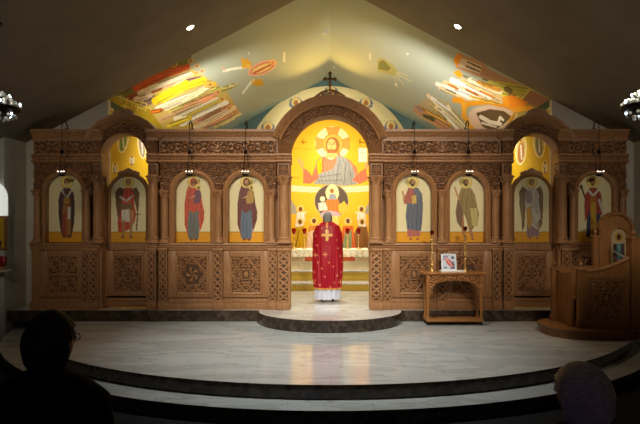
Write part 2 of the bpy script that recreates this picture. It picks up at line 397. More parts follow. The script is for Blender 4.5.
AL.ell(262.5, 68, 15.5, 6.4, (222, 168, 142), -22).ell(262.5, 68, 13, 4.8, (206, 110, 96), -22).ell(262, 68.5, 11, 3.4, (226, 200, 120), -22).line([(254, 73), (272, 64)], 2, (190, 90, 70)).ring(273, 62, 2.4, 2.2, (232, 190, 90), 1)
AL.line([(224, 71), (232, 69), (246, 67)], 2.6, (232, 228, 210)).poly([(241, 56), (244, 60), (246, 58), (252, 63), (252, 68), (242, 68)], (214, 164, 40)).ell(248.5, 66.5, 2.6, 2.4, (226, 180, 80)).line([(222, 67), (225, 71)], 1.4, (210, 170, 140))
AL.line([(243, 93), (248, 86), (253, 80)], 2.4, (222, 224, 212)).poly([(252, 84), (255, 79), (262, 79), (264, 85), (258, 87)], (206, 156, 40)).ell(253, 81, 2, 2, (226, 196, 120))
AL.rect(283, 52, 285.5, 62, (222, 222, 208)); AL.rect(248, 52, 250, 54.5, (210, 210, 190))
AR = Art((168, 176, 160))
AR.poly([(330, 80), (360, 92), (465, 140), (330, 140)], (150, 172, 170))
AR.poly([(377, 60), (381, 57), (392, 64), (398, 72), (394, 76), (378, 71)], (168, 164, 104)).poly([(379, 62), (384, 60), (391, 68), (388, 71), (378, 69)], (112, 116, 60))
for a, b in (((396, 72), (408, 76)), ((396, 75), (404, 86)), ((394, 76), (398, 88)), ((397, 74), (412, 82))): AR.line([a, b], .7, (214, 206, 150))
AR.ell(396, 84.5, 1.4, 1.2, (240, 236, 200)); AR.ell(407.5, 54, 1.6, 1, (226, 220, 190)); AR.rect(369, 53, 371, 60, (206, 208, 190))
AR.poly([(480, 68), (520, 84), (553, 100), (553, 140), (480, 140), (500, 112), (500, 90)], (168, 150, 70))
AR.poly([(436, 83), (470, 78), (505, 92), (502, 106), (460, 100)], (216, 196, 150)).poly([(416, 107), (430, 95), (450, 104), (474, 131), (440, 131)], (186, 172, 134))
AR.poly([(458, 52), (482, 62), (490, 70), (530, 88), (524, 92), (496, 82), (476, 76), (456, 68)], (186, 142, 108)).poly([(462, 58), (482, 66), (480, 74), (458, 66)], (220, 200, 170))
AR.line([(468, 62), (481, 68)], 1.4, (80, 60, 45)).line([(466, 66), (479, 71.5)], 1.4, (80, 60, 45)).poly([(453, 60), (458, 53), (462, 57), (457, 68)], (232, 150, 30))
AR.poly([(453, 72), (459, 70), (464, 76), (458, 78)], (236, 160, 30)).line([(464, 76), (480, 82)], 2, (120, 120, 70)).line([(466, 80), (476, 84)], 3, (180, 170, 120)).line([(483, 79), (516, 90)], 2, (100, 110, 60))
streaks(AR, [(490, 84, 530, 92, 7, (196, 186, 90)), (500, 92, 526, 100, 6, (206, 190, 70)), (437, 84, 470, 98, 4, (240, 236, 220)), (445, 82, 482, 98, 4, (232, 200, 160)), (452, 80, 490, 97, 5, (244, 240, 226)),
 (462, 80, 500, 98, 4, (220, 190, 140)), (470, 80, 500, 92, 5, (242, 232, 200)), (478, 82, 500, 90, 3, (206, 150, 60)), (440, 88, 462, 98, 3, (236, 210, 170)), (455, 88, 480, 99, 3, (244, 240, 228)), (466, 89, 478, 95, 1.4, (214, 130, 50)), (480, 91, 494, 97, 1.4, (214, 130, 50)), (448, 84, 458, 89, 1.2, (214, 130, 50)),
 (428, 95, 462, 128, 3, (226, 214, 180)), (432, 98, 458, 116, 3, (244, 240, 226)), (436, 108, 462, 132, 4, (236, 226, 196)), (442, 112, 466, 136, 3, (244, 240, 226)), (430, 104, 452, 128, 2, (214, 190, 120)), (448, 106, 470, 130, 2.5, (240, 230, 200)),
 (416, 110, 452, 132, 5, (206, 152, 120)), (420, 108, 450, 124, 2, (232, 170, 80)), (424, 115, 434, 120, 3, (120, 120, 90)), (416, 107, 421, 111, 4, (180, 150, 150))])
AR.ell(508, 90, 5, 3, (116, 100, 50), 30).ell(512, 95, 4, 2, (130, 110, 60), 20)
AR.poly([(530, 90), (553, 101), (548, 112), (535, 106), (522, 100)], (160, 116, 90)).poly([(536, 108), (553, 98), (555, 103), (545, 118), (538, 116)], (66, 86, 66)).line([(520, 101), (530, 90)], 1.6, (206, 196, 100))
AR.poly([(503, 97), (512, 95), (528, 102), (521, 112), (505, 108)], (232, 136, 24)).poly([(502, 98), (508, 96), (510, 108), (504, 108)], (240, 160, 40))
AR.line([(455, 100), (460, 100), (466, 106)], 6, (236, 160, 30)).line([(464, 104), (490, 102), (512, 110), (530, 108)], 5, (234, 160, 36)).line([(464, 104), (464, 116), (472, 128)], 5, (238, 176, 50))
AR.poly([(468, 114), (474, 108), (490, 105), (506, 108), (518, 114), (512, 124), (500, 134), (482, 134), (470, 124)], (222, 196, 176)).poly([(476, 113), (490, 109), (504, 111), (512, 117), (502, 126), (492, 132), (482, 126)], (100, 78, 50))
AR.line([(481, 117), (490, 122), (500, 124)], 4, (232, 222, 210)).line([(498, 124), (500, 117), (503, 120)], 2.4, (232, 222, 210)).line([(482, 123), (496, 127)], 2, (232, 222, 210))
streaks(AR, [(506, 128, 516, 112, 2.5, (214, 160, 60)), (470, 96, 500, 104, 2, (240, 190, 90))])
for s, A in ((-1, AL), (1, AR)):
    X, Y = np.meshgrid(np.linspace(0, W, 360), np.linspace(Y1+.001, Y2, 330), indexing='ij')
    P = np.stack([s*X, Y, ZA-SL*X], -1); mb = MB().grid(P); q = cartoon(P.reshape(-1, 3))
    cols = A.eval(q[:, 0], q[:, 1], .07)
    n = len(mb.v); mb.add([(s*x, y, ZA-SL*x+.1) for x in (0, W) for y in (Y1, Y2)], [(0, 1, 3, 2)])
    struct(mb.build('ceiling', M['paint'], cols=np.vstack([cols, np.full((4, 3), .5)])))
# altar side walls with saints in ovals
def oval_saint(A, cx, cy, rx, ry, c, rot=0):
    A.ell(cx, cy, rx, ry, (238, 226, 170), rot).ell(cx, cy, rx-1, ry-1.2, (196, 176, 100), rot).ell(cx, cy+2, rx*.55, ry*.72, c, rot).ell(cx, cy-ry*.62, 1.7, 2, (232, 190, 60)).ell(cx, cy-ry*.62, 1, 1.3, (120, 70, 40)).line([(cx, cy-ry*.3), (cx+.6, cy+ry*.6)], 1.4, (224, 214, 190))
WLa = Art((204, 166, 14)); WRa = Art((204, 166, 14))
for A, k in ((WLa, 1), (WRa, -1)):
    f = lambda x: x if k == 1 else 660-x
    A.poly([(f(106), 90), (f(106), 105.5), (f(125), 117), (f(200), 168), (f(200), 130)], (70, 92, 74)).line([(f(106), 105.5), (f(125), 117), (f(200), 168)], 1.1, (232, 222, 180))
oval_saint(WLa, 123, 140, 5.5, 13, (110, 130, 50), 8); oval_saint(WLa, 142, 145, 4.5, 14, (150, 130, 120), -6); oval_saint(WLa, 115, 168, 3, 6, (120, 110, 60)); oval_saint(WLa, 132, 160, 2.6, 5, (140, 90, 60))
oval_saint(WRa, 521, 150, 5.5, 15, (170, 110, 50), 4); oval_saint(WRa, 539, 143, 6, 15, (120, 120, 90), -4); oval_saint(WRa, 545, 167, 2.6, 7, (110, 60, 30))
for s, A, nm in ((-1, WLa, 'left'), (1, WRa, 'right')):
    Y, Z = np.meshgrid(np.linspace(Y1+.12, Y2, 330), np.linspace(0, ZA-SL*W, 220), indexing='ij')
    P = np.stack([np.full(Y.shape, s*W), Y, Z], -1); mb = MB().grid(P); q = cartoon(P.reshape(-1, 3)); cols = A.eval(q[:, 0], q[:, 1], .07)
    z1 = ZA-SL*W
    mb.add([(s*(W+.1), y, z) for y in (Y1+.12, Y2) for z in (0, z1)], [(0, 1, 3, 2)])
    struct(mb.build('wall_altar_'+nm, M['paint'], cols=np.vstack([cols, np.full((4, 3), .5)])))
# end wall with the apse opening
AR0, AR1, ACZ = 1.85, 2.65, 3.43
inn = [(-AR0, z) for z in np.linspace(0, ACZ, 12)]+arcpts(0, ACZ, AR0, PI, 0, 60)[1:-1]+[(AR0, z) for z in np.linspace(ACZ, 0, 12)]
out = []
for x, z in inn:
    if z <= ACZ: out.append((math.copysign(W, x), z)); continue
    d = Vector((x, z-ACZ)).normalized()
    t = min((W/abs(d.x)) if abs(d.x) > 1e-6 else 1e9, (ZA-ACZ)/(d.y+SL*abs(d.x))); out.append((d.x*t, ACZ+d.y*t))
mb = MB(); n = len(inn)
mb.add([(x, Y2, z) for x, z in inn]+[(x, Y2, z) for x, z in out]+[(x, Y2+.1, z) for x, z in inn]+[(x, Y2+.1, z) for x, z in out],
       [(i, i+1, n+i+1, n+i) for i in range(n-1)]+[(2*n+i, 3*n+i, 3*n+i+1, 2*n+i+1) for i in range(n-1)]+[(i, 2*n+i, 2*n+i+1, i+1) for i in range(n-1)])
M['teal'] = noisy('teal_mural_ground', (92, 122, 124), (104, 134, 134), (1, 1, 1), 2, .8)
struct(mb.build('wall_end', M['teal']))
# cream arch band round the apse, with painted winged roundels
AB = Art((236, 222, 168))
for cx, cy in ((296, 103.5), (366, 103.5), (268, 128), (391, 127), (331, 92)):
    AB.ell(cx, cy, 6.8, 6.2, (112, 126, 150)).ell(cx, cy-1.5, 4.6, 4.6, (240, 214, 140)).ell(cx, cy-.5, 2.4, 2.8, (176, 120, 70)).line([(cx-5, cy+4), (cx+5, cy+4)], 1.2, (206, 160, 120))
for x in (306, 314, 347, 355, 262, 272, 384, 396): AB.line([(x-4, 98 if 300 < x < 360 else 121), (x+4, 98 if 300 < x < 360 else 121)], .6, (206, 196, 140))
A_, R_ = np.meshgrid(np.linspace(0, PI, 260), np.linspace(AR0, AR1, 44), indexing='ij')
P = np.stack([R_*np.cos(A_), np.full(A_.shape, Y2-.08), ACZ+R_*np.sin(A_)], -1); mb = MB().grid(P); q = cartoon(P.reshape(-1, 3)); cols = AB.eval(q[:, 0], q[:, 1]); n = len(mb.v)
for r in (AR0, AR1):
    b = len(mb.v); pts = arcpts(0, ACZ, r, 0, PI, 80)
    mb.add([(x, y, z) for y in (Y2-.08, Y2) for x, z in pts], [(i, i+1, 82+i, 81+i) for i in range(80)])
struct(mb.build('trim_1', M['paint'], cols=np.vstack([cols, np.tile(lin((236, 222, 168)), (len(mb.v)-n, 1))])))
# apse: half cylinder and conch, one painted surface
G = Art((244, 190, 50))
G.poly([(270, 183), (300, 186), (330, 187.5), (360, 186), (392, 183), (392, 190), (360, 192), (330, 193), (300, 192), (270, 190)], (240, 226, 180))
G.ell(332.5, 143.5, 17.5, 17, (250, 236, 176)).poly([(325.5, 127), (340.5, 127), (337, 137), (329, 137)], (232, 156, 70)).poly([(315.5, 136.5), (315.5, 150.5), (326, 147), (326, 140)], (232, 156, 70)).poly([(350, 136.5), (350, 150.5), (340, 147), (340, 140)], (232, 156, 70))
G.ell(332.8, 144, 10, 10.2, (214, 178, 78)).ring(332.8, 144, 10, 10.2, (164, 116, 40), .7).ell(332.6, 145.5, 7, 8.4, (160, 108, 54)).poly([(338, 150), (342, 158), (337, 158)], (160, 108, 54)).ell(331.6, 146.2, 4.6, 7.2, (232, 190, 118)).poly([(327, 147.5), (328.6, 149.6), (331.6, 149), (334.6, 149.6), (336.2, 147.5), (335.4, 153), (333, 156), (330, 156), (327.8, 153)], (164, 108, 54)).line([(330.4, 151), (333, 151)], .7, (206, 120, 84))
G.line([(328.4, 144.2), (330.4, 144)], .8, (104, 62, 34)).line([(333, 144), (335, 144.2)], .8, (104, 62, 34)).line([(328, 142.4), (330.6, 142.2)], .5, (140, 92, 46)).line([(332.8, 142.2), (335.4, 142.4)], .5, (140, 92, 46)).line([(331.8, 144), (331.4, 148)], .6, (190, 140, 80))
G.poly([(327, 153), (337, 153), (341, 158), (324, 158)], (232, 184, 112))
G.cloth([(316, 161), (323, 156), (331, 160), (340, 155), (350, 160), (357, 168), (360, 181), (314, 181)], (232, 134, 96)).cloth([(317, 161), (322, 158), (322, 181), (316, 181)], (240, 184, 0)).line([(323, 158), (323, 180)], .8, (200, 100, 70))
G.cloth([(337, 155), (346, 158), (352, 165), (358, 184), (346, 186), (314, 184), (319, 174), (333, 169), (336, 163)], (156, 160, 156))
for a, b in (((340, 160), (336, 184)), ((346, 162), (344, 184)), ((320, 177), (340, 174)), ((350, 170), (352, 184)), ((318, 181), (342, 180))): G.line([a, b], .7, (112, 116, 122))
G.cloth([(303, 168), (307, 170), (312, 176), (316, 164), (319, 178), (310, 184), (303, 183)], (226, 120, 88)).line([(303, 169), (300, 163), (299, 159)], 1.6, (222, 168, 112)).line([(303, 168), (302, 160)], 1.2, (222, 168, 112)).line([(300, 164), (297.5, 160)], 1, (222, 168, 112))
G.cloth([(366, 168), (368, 180), (360, 184), (352, 180), (360, 172)], (226, 120, 88)).ell(366.5, 166, 2, 3, (222, 168, 112)).rect(358.5, 148, 367, 162, (244, 240, 222))
for k in range(5): G.line([(360, 150+k*2.5), (365.5, 150+k*2.5)], .5, (190, 180, 160))
G.line([(301, 142), (306, 142)], 1, (150, 110, 20)).line([(303, 139), (303, 144)], 1, (150, 110, 20)).line([(359, 141), (364, 143)], 1, (150, 110, 20)).line([(360, 139), (360, 144)], 1, (150, 110, 20)).line([(291, 148), (312, 149.5)], .5, (214, 150, 20)).line([(291, 177), (300, 178)], .6, (190, 130, 20))
# lower register
G.ell(331.5, 201, 17, 16.5, (96, 84, 74)).ring(331.5, 201, 17, 16.5, (196, 180, 120), .8)
G.ell(332.3, 193, 6.6, 8.6, (246, 232, 170)).ell(332, 191, 2, 2.4, (160, 110, 60)).cloth([(328, 200), (330, 194), (335, 194), (337, 200)], (150, 160, 170))
G.cloth([(326, 200), (338, 199), (340, 205), (348, 204), (340, 214), (322, 216), (324, 206)], (230, 130, 60)).cloth([(338, 206), (344, 201), (347, 205), (348, 212), (340, 214)], (226, 190, 70)).ell(322.5, 199, 2.6, 2.8, (240, 226, 190)).cloth([(318, 203), (325, 202), (328, 210), (319, 211)], (226, 216, 204)).ell(330, 215, 10, 4, (196, 176, 186))
for s in (0, 1):
    f = lambda x: x if not s else 662-x
    G.ell(f(300.5), 209, 3.6, 3.6, (244, 214, 130)).ell(f(300.5), 209.2, 2, 2.5, (130, 80, 44)).cloth([(f(290), 198), (f(296), 207), (f(297), 214), (f(290), 214)], (170, 166, 150)).cloth([(f(297), 213), (f(304), 212), (f(305), 218), (f(303), 228), (f(295), 228)], (232, 226, 212)).line([(f(303), 214), (f(306), 212)], 1.2, (232, 226, 212))
    G.ell(f(314), 221, 3.6, 3.6, (244, 214, 130)).ell(f(314), 221, 2, 2.6, (120, 76, 44)).cloth([(f(309), 226), (f(319), 226), (f(322), 250), (f(306), 250)], (226, 110, 50) if s else (214, 140, 60))
    G.ell(f(300), 221.5, 3.4, 3.4, (240, 206, 120)).ell(f(300), 222, 1.8, 2.4, (120, 80, 50)).cloth([(f(295), 227), (f(304), 226), (f(308), 234), (f(306), 250), (f(291), 250)], (150, 104, 60) if s else (206, 164, 20)).line([(f(299), 230), (f(296), 246)], 1, (120, 84, 40))
G.cloth([(308, 232), (314, 230), (316, 250), (306, 250)], (236, 200, 170)).cloth([(345, 232), (352, 230), (352, 250), (342, 250)], (150, 160, 120)).cloth([(324, 216), (338, 216), (340, 250), (322, 250)], (238, 214, 120))
na, nz = 300, 420
th = np.linspace(-PI/2, PI/2, na); T = np.linspace(0, 1, nz)
TH, TT = np.meshgrid(th, T, indexing='ij')
zc = np.where(TT < .6, FZ+(ACZ-FZ)*TT/.6, 0); ph = np.where(TT >= .6, (TT-.6)/.4*PI/2, 0)
P = np.stack([AR0*np.cos(ph)*np.sin(TH), Y2+AR0*np.cos(ph)*np.cos(TH), np.where(TT < .6, zc, ACZ+AR0*np.sin(ph))], -1)
mb = MB().grid(P); q = cartoon(P.reshape(-1, 3)); struct(mb.build('wall_apse', M['paint'], smooth='full', cols=G.eval(q[:, 0], q[:, 1], .1)))
# altar steps
for nm, y0, z1 in (('altar_step', 3.3, .62), ('altar_step', 2.7, .38)):
    mb = MB().box(-3.2, 3.2, y0, 7.1 if z1 > .5 else 3.28, FZ+.001, z1-.03); mb.build(nm, mat('step_gold_'+str(z1), (206, 172, 60), .4))['kind'] = 'structure'
    struct(MB().box(-3.22, 3.22, y0-.02, 7.1 if z1 > .5 else 3.28, z1-.03, z1, .005).build('altar_step_tread', M['marble']))

# ------------------------------------------------------------------ the carved icon screen
ICO = thing('iconostasis', 'tall carved walnut icon screen with arches and columns, gates open in the middle', 'icon screen', (0, .1, FZ))
wd = M['wood']
Z = lambda py: PZ(py, 0)
def mir(s, px): return px if s < 0 else 660-px
def fx(s, px, y=0): return PX(mir(s, px), y)
def part(mb, name, parent=None, smooth=True, m=None): return mb.build(name, m or wd, parent or ICO, smooth)
# profiles of the mouldings (y, z)
zt, zb = Z(130), Z(141)
def cornice(x0, x1, dy=0):
    part(MB().sweep([(.26, zt), (-.10+dy, zt), (-.10+dy, zt-.045), (-.075+dy, zt-.06), (-.055+dy, zt-.10), (-.03+dy, zt-.13), (-.03+dy, zt-.15), (-.045+dy, zt-.16), (-.045+dy, zb), (.26, zb)], min(x0, x1), max(x0, x1)), 'cornice', smooth=False)
def architrave(x0, x1, dy=0):
    a, b = Z(154.3), Z(163.5)
    o = part(MB().sweep([(.26, a), (-.07+dy, a), (-.075+dy, a-.03), (-.035+dy, a-.05), (-.035+dy, a-.10), (-.075+dy, a-.115), (-.08+dy, a-.14), (-.02+dy, b), (.26, b)], min(x0, x1), max(x0, x1)), 'architrave', smooth=False)
    L = abs(x1-x0)
    zz = relief(x0, x1, a-.098, a-.052, -.036+dy, lambda u, v: sm(.5-abs(v-.25-abs(u-np.floor(u)-.5)), 0, .3), .022, max(8, int(L*90)), 6, (0, L*10, 0, 1))
    part(zz, 'zigzag_moulding', o)
def frieze(x0, x1, z0, z1, dy=0, h=fine, nm='carved_frieze'):
    x0, x1 = min(x0, x1), max(x0, x1); L = (x1-x0)/(z1-z0)
    hh = lambda u, v: np.maximum(h(np.abs(u), v), rosette(u*1.6, (v-.5)*2)*1.15*(np.abs(u) < .5)) if L > 4 else h(u, v)
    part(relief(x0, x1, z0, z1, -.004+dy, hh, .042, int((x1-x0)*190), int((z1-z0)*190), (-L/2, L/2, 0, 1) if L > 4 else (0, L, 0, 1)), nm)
def column(x, y, r, z0, z1, zc0, zc1, cap_w, abacus=True):
    o = part(MB().lathe([(r*1.02, z0), (r*1.02, z0+.1), (r*1.0, zc0)], x, y, 0, 24), 'column')
    part(MB().box(x-r*1.45, x+r*1.45, y-r*1.45, y+r*1.45, z0-.001, z0+.03, .005).lathe([(r*1.4, z0+.03), (r*1.45, z0+.045), (r*1.35, z0+.06), (r*1.12, z0+.07), (r*1.25, z0+.085), (r*1.05, z0+.11)], x, y, 0, 24), 'column_base', o)
    h = zc1-zc0
    part(MB().lathe([(r*1.15, zc0-.012), (r*1.25, zc0), (r*1.1, zc0+.012), (r*1.15, zc0+.02, .12), (r*1.45, zc0+h*.45, .16), (r*1.3, zc0+h*.5, .05), (r*1.7, zc0+h*.85, .16), (r*1.5, zc0+h*.9)], x, y, 0, 32, 8)
         .box(x-cap_w/2, x+cap_w/2, y-cap_w/2, y+cap_w/2, zc0+h*.86, zc1, .006), 'capital', o)
    return o
def rosette_block(x0, x1, z0, z1, y):
    o = part(MB().box(x0, x1, y, .24, z0, z1, .008), 'rosette_block')
    m = .018; part(relief(min(x0, x1)+m, max(x0, x1)-m, z0+m, z1-m, y-.002, rosette, .028, 26, 26, (-1, 1, -1, 1)), 'rosette', o)
def pilaster(x0, x1, y=-.05):
    x0, x1 = min(x0, x1), max(x0, x1); za, zb_ = Z(250), FZ
    o = part(MB().box(x0, x1, y, .24, zb_, za), 'pilaster')
    m = (x1-x0)*.14
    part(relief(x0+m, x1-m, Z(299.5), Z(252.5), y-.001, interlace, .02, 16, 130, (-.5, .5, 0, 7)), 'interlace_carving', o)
    part(MB().box(x0-.012, x1+.012, y-.03, .2, zb_, Z(302), .006).box(x0-.004, x1+.004, y-.018, .2, Z(302), Z(300.3), .004), 'pilaster_base', o)
    part(MB().box(x0-.012, x1+.012, y-.03, .2, Z(250.5), Z(248), .004), 'pilaster_cap', o)
def dado(x0, x1, kind, ix0=None, ix1=None, y=0, parent=None, b=.3):
    x0, x1 = min(x0, x1), max(x0, x1); z0, z1 = Z(297), Z(251)
    c0, c1 = Z(293), Z(256)
    if ix0 is None: ix0, ix1 = x0+.06, x1-.06
    ix0, ix1 = min(ix0, ix1), max(ix0, ix1)
    mb = MB().box(x0, x1, y, y+.1, FZ+.02 if parent is not None else FZ, Z(250.4))
    for a in ((x0, ix0-.02, z0, z1), (ix1+.02, x1, z0, z1), (ix0-.02, ix1+.02, c1+.02, z1), (ix0-.02, ix1+.02, z0, c0-.02)): mb.box(a[0], a[1], y-.03, y, a[2], a[3], .004)
    for a in ((ix0-.022, ix0, c0-.02, c1+.02), (ix1, ix1+.022, c0-.02, c1+.02), (ix0, ix1, c1, c1+.022), (ix0, ix1, c0-.022, c0)): mb.box(a[0], a[1], y-.042, y, a[2], a[3], .008)
    o = part(mb, 'dado_panel', parent)
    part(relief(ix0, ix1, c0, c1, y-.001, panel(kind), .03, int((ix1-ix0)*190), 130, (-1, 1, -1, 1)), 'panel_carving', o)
    part(MB().box(x0, x1, y-.045, y, FZ+(.02 if parent is not None else 0), Z(303), .005).box(x0, x1, y-.03, y, Z(303), Z(299), .005), 'base_rail', o)
    return o
def ledge(x0, x1, y=-.07):
    a = Z(243); part(MB().sweep([(.24, a), (y, a), (y-.005, a-.03), (y+.03, a-.045), (y+.03, a-.08), (y+.045, a-.09), (y+.05, Z(250)), (.24, Z(250))], min(x0, x1), max(x0, x1)), 'ledge', smooth=False)
def icon_arch(cx, r0, r1, y0=-.02, y1=.13, zs=None, zb_=None):
    zs = zs or Z(192); zb_ = zb_ or Z(243)
    m = (r0+r1)/2
    mb = MB()
    outl = [(cx-r0, zb_)]+arcpts(cx, zs, r0, PI, 0, 40)+[(cx+r0, zb_)]; inl = [(cx+r1, zb_)]+arcpts(cx, zs, r1, 0, PI, 40)+[(cx-r1, zb_)]
    O = outl; I = inl[::-1]; n = len(O)
    vs = [(x, y0, z) for x, z in O]+[(cx+(x-cx)*m/r0 if True else x, y0-.03, zs+(z-zs)*m/r0 if z > zs else z) for x, z in O]+[(x, y0, z) for x, z in I]+[(x, y1, z) for x, z in I]+[(x, y1, z) for x, z in O]
    fs = []
    for k in range(5):
        k2 = (k+1) % 5
        fs += [(k*n+i, k*n+i+1, k2*n+i+1, k2*n+i) for i in range(n-1)]
    mb.add(vs, fs); part(mb, 'icon_arch')

PS = 540/D0
def spandrel(x0, x1, zl, arcs, yb):
    """solid board with arch cut-outs, carved leafwork on its face"""
    x0, x1 = min(x0, x1), max(x0, x1); zt_ = Z(163.5)
    pts = [(x0, zt_), (x0, zl)]
    for cx, cz, r in sorted(arcs): 
        a = math.asin((zl-cz)/r) if zl > cz else 0
        pts += arcpts(cx, cz, r, PI-a, a, 32)
    pts += [(x1, zl), (x1, zt_)]
    o = part(MB().prism(pts, .012, yb), 'spandrel', smooth=False)
    nx, nz = int((x1-x0)*190), int((zt_-zl)*190)
    def h(u, v): return np.maximum(leafy(np.abs(u), v, 4), 0)
    mb = relief(x0, x1, zl, zt_, .010, h, .042, nx, nz, (-(x1-x0)/2/(zt_-zl), (x1-x0)/2/(zt_-zl), 0, 1), keep=lambda x, z: all(math.hypot(x-cx, z-cz) > r-.01 for cx, cz, r in arcs))
    part(mb, 'leaf_carving', o)

for s in (-1, 1):
    # --- end bay
    x0, x1 = fx(s, 33), fx(s, 93)
    cornice(fx(s, 33), fx(s, 94)); frieze(fx(s, 34.5), fx(s, 92), Z(154.3), Z(141)); architrave(fx(s, 33), fx(s, 94))
    cx = fx(s, 64)
    part(MB().box(fx(s, 33.5), fx(s, 93), .02, .24, Z(163.5), zt), 'entablature_board', smooth=False)
    part(MB().box(fx(s, 33.5), fx(s, 93), .14, .24, Z(250), Z(163.5)), 'back_board', smooth=False)
    spandrel(fx(s, 34), fx(s, 92), Z(191), [(cx, Z(192), 21.5/PS)], .14)
    icon_arch(cx, 22/PS, 18.2/PS)
    for c in (37.5, 87): column(fx(s, c, -.01), -.01, .062, Z(243), 0, Z(196.5), Z(190), .17)
    ledge(fx(s, 31), fx(s, 100))
    part(MB().box(fx(s, 32), fx(s, 40), -.02, .24, FZ, Z(250)).box(fx(s, 31), fx(s, 40.5), -.05, .24, FZ, Z(301), .006), 'end_post')
    dado(fx(s, 40), fx(s, 82), 'cross', fx(s, 49), fx(s, 78.5)); pilaster(fx(s, 82), fx(s, 90)); pilaster(fx(s, 90.7), fx(s, 99.5), -.07)
    # --- side door bay
    cx = fx(s, 125); cz = Z(156.8)
    for c0, c1, ca in ((92.5, 102.4, 97.5), (147.6, 158, 153.4)):
        part(MB().box(fx(s, c0+1), fx(s, c1), -.0, .26, Z(250), Z(163.5)), 'jamb', smooth=False)
        part(MB().box(fx(s, c0), fx(s, c1), -.03, .26, Z(163.5), Z(141)), 'pier_block', smooth=False)
        a0, a1 = sorted((fx(s, c0+.8, -.04), fx(s, c1-.8, -.04)))
        part(relief(a0, a1, Z(154), Z(141), -.034, lambda u, v: panel('plain')(u, v), .035, 24, 32, (-1, 1, -1, 1)), 'pier_carving')
        architrave(fx(s, c0-.3, -.04), fx(s, c1+.3, -.04), -.045)
        cornice(fx(s, c0-.5, -.04), fx(s, c1+.5, -.04), -.03)
        rosette_block(fx(s, c0+.2, -.06), fx(s, c1-.2, -.06), Z(175), Z(163.8), -.06)
        column(fx(s, ca, -.05), -.04, .078, Z(243), 0, Z(183), Z(175.5), .20)
    ledge(fx(s, 91), fx(s, 101.5), -.10); ledge(fx(s, 148), fx(s, 158.5), -.10)
    part(MB().box(fx(s, 100), fx(s, 102.4), -.03, .26, FZ, Z(250)), 'jamb_foot', smooth=False); part(MB().box(fx(s, 146.5), fx(s, 148), -.03, .26, FZ, Z(250)), 'jamb_foot', smooth=False)
    R0, R1 = 42.5/PS, 22.6/PS
    part(MB().arc(cx, cz, [(33.5/PS, -.03), (35.5/PS, -.065), (37/PS, -.05), (38.5/PS, -.085), (41/PS, -.12), (R0, -.12), (R0, .26), (33.5/PS, .26)], .45, PI-.45), 'arch_moulding')
    part(MB().arc(cx, cz, [(R1, -.035), (23.6/PS, -.06), (24.4/PS, -.035), (24.4/PS, -.01), (33.6/PS, -.01), (33.6/PS, .26), (R1, .26)], 0, PI), 'arch_intrados')
    part(relief_arc(cx, cz, 24.4/PS, 33.4/PS, -.014, .042, .08, PI-.08, 220, 26), 'arch_carving')
    # leafy crest on top of the arch
    pts = [(cx-.20, cz+R0-.07), (cx-.20, cz+R0-.02)]+[(cx-.19+.38*i/32, cz+R0-.02+.10*math.sqrt(max(0, 1-((i-16)/16.4)**2))+.012*abs(math.sin(i*PI/5.33))) for i in range(33)]+[(cx+.20, cz+R0-.02), (cx+.20, cz+R0-.07)]
    part(MB().prism(pts, -.10, .0).ball((cx, -.10, cz+R0+.02), .035, 10), 'arch_crest', smooth=False)
    # the door leaf
    dy = .16; dcx = fx(s, 125); px0 = 0
    rr = 21.6/PS; ri = 17.6/PS; zs = Z(193.5)
    out = [(dcx-rr, FZ+.03), (dcx-rr, zs)]+arcpts(dcx, zs, rr, PI, 0, 40)[1:-1]+[(dcx+rr, zs), (dcx+rr, FZ+.03)]
    door = part(MB().prism(out, dy+.02, dy+.08), 'side_door', smooth=False)
    y0 = dy+.02
    O = [(dcx-rr, Z(243))]+arcpts(dcx, zs, rr, PI, 0, 40)+[(dcx+rr, Z(243))]; I = [(dcx-ri, Z(243))]+arcpts(dcx, zs, ri, PI, 0, 40)+[(dcx+ri, Z(243))]; Mi = [((a[0]+b[0])/2, (a[1]+b[1])/2) for a, b in zip(O, I)]; n = len(O)
    part(MB().add([(x, y0, z) for x, z in O]+[(x, y0-.05, z) for x, z in Mi]+[(x, y0, z) for x, z in I], [(k*n+i, k*n+i+1, k*n+n+i+1, k*n+n+i) for k in range(2) for i in range(n-1)]), 'door_arch_frame', door)
    part(MB().box(dcx-rr, dcx+rr, y0-.05, y0, Z(250), Z(242.5), .008), 'door_rail', door)
    cr = []
    for i in range(15):
        a = math.radians(60+60*i/14); r = rr+(.02 if i in (0, 14) else .045+(.018 if i % 2 else 0)+(.03 if 5 < i < 9 else 0)); cr.append((dcx+r*math.cos(a), zs+r*math.sin(a)))
    part(MB().prism(cr+arcpts(dcx, zs, rr-.01, math.radians(120), math.radians(60), 12), y0-.02, y0+.03), 'door_crest', door, smooth=False)
    d = dado(dcx-rr, dcx+rr, 'circle', dcx-14.6/PS, dcx+14.6/PS, y0, parent=door); d.name = 'door_panel'
    hx = dcx+(.30 if s < 0 else -.30)
    part(MB().lathe([(.022, 0), (.022, .01), (.01, .014), (.01, .05)], 0, 0, 0, 12), 'door_handle', door, m=M['iron'])
    h = door.children[-1]; 
    for v in h.data.vertices:
        x, y, z = v.co+Vector((ICO.location)); v.co = Vector((hx+x, y0-z-.0, Z(238.5)+y))-Vector(ICO.location)
    bm = bmesh.new(); bm.from_mesh(h.data)
    hb = MB().box(hx-.09 if s > 0 else hx-.01, hx+.01 if s > 0 else hx+.09, y0-.06, y0-.045, Z(238.5)-.008, Z(238.5)+.008, .003)
    g = bpy.data.meshes.new('t'); g.from_pydata([tuple(Vector(p)-Vector(ICO.location)) for p in hb.v], [], hb.f); bm.from_mesh(g); bm.to_mesh(h.data); bm.free(); bpy.data.meshes.remove(g)
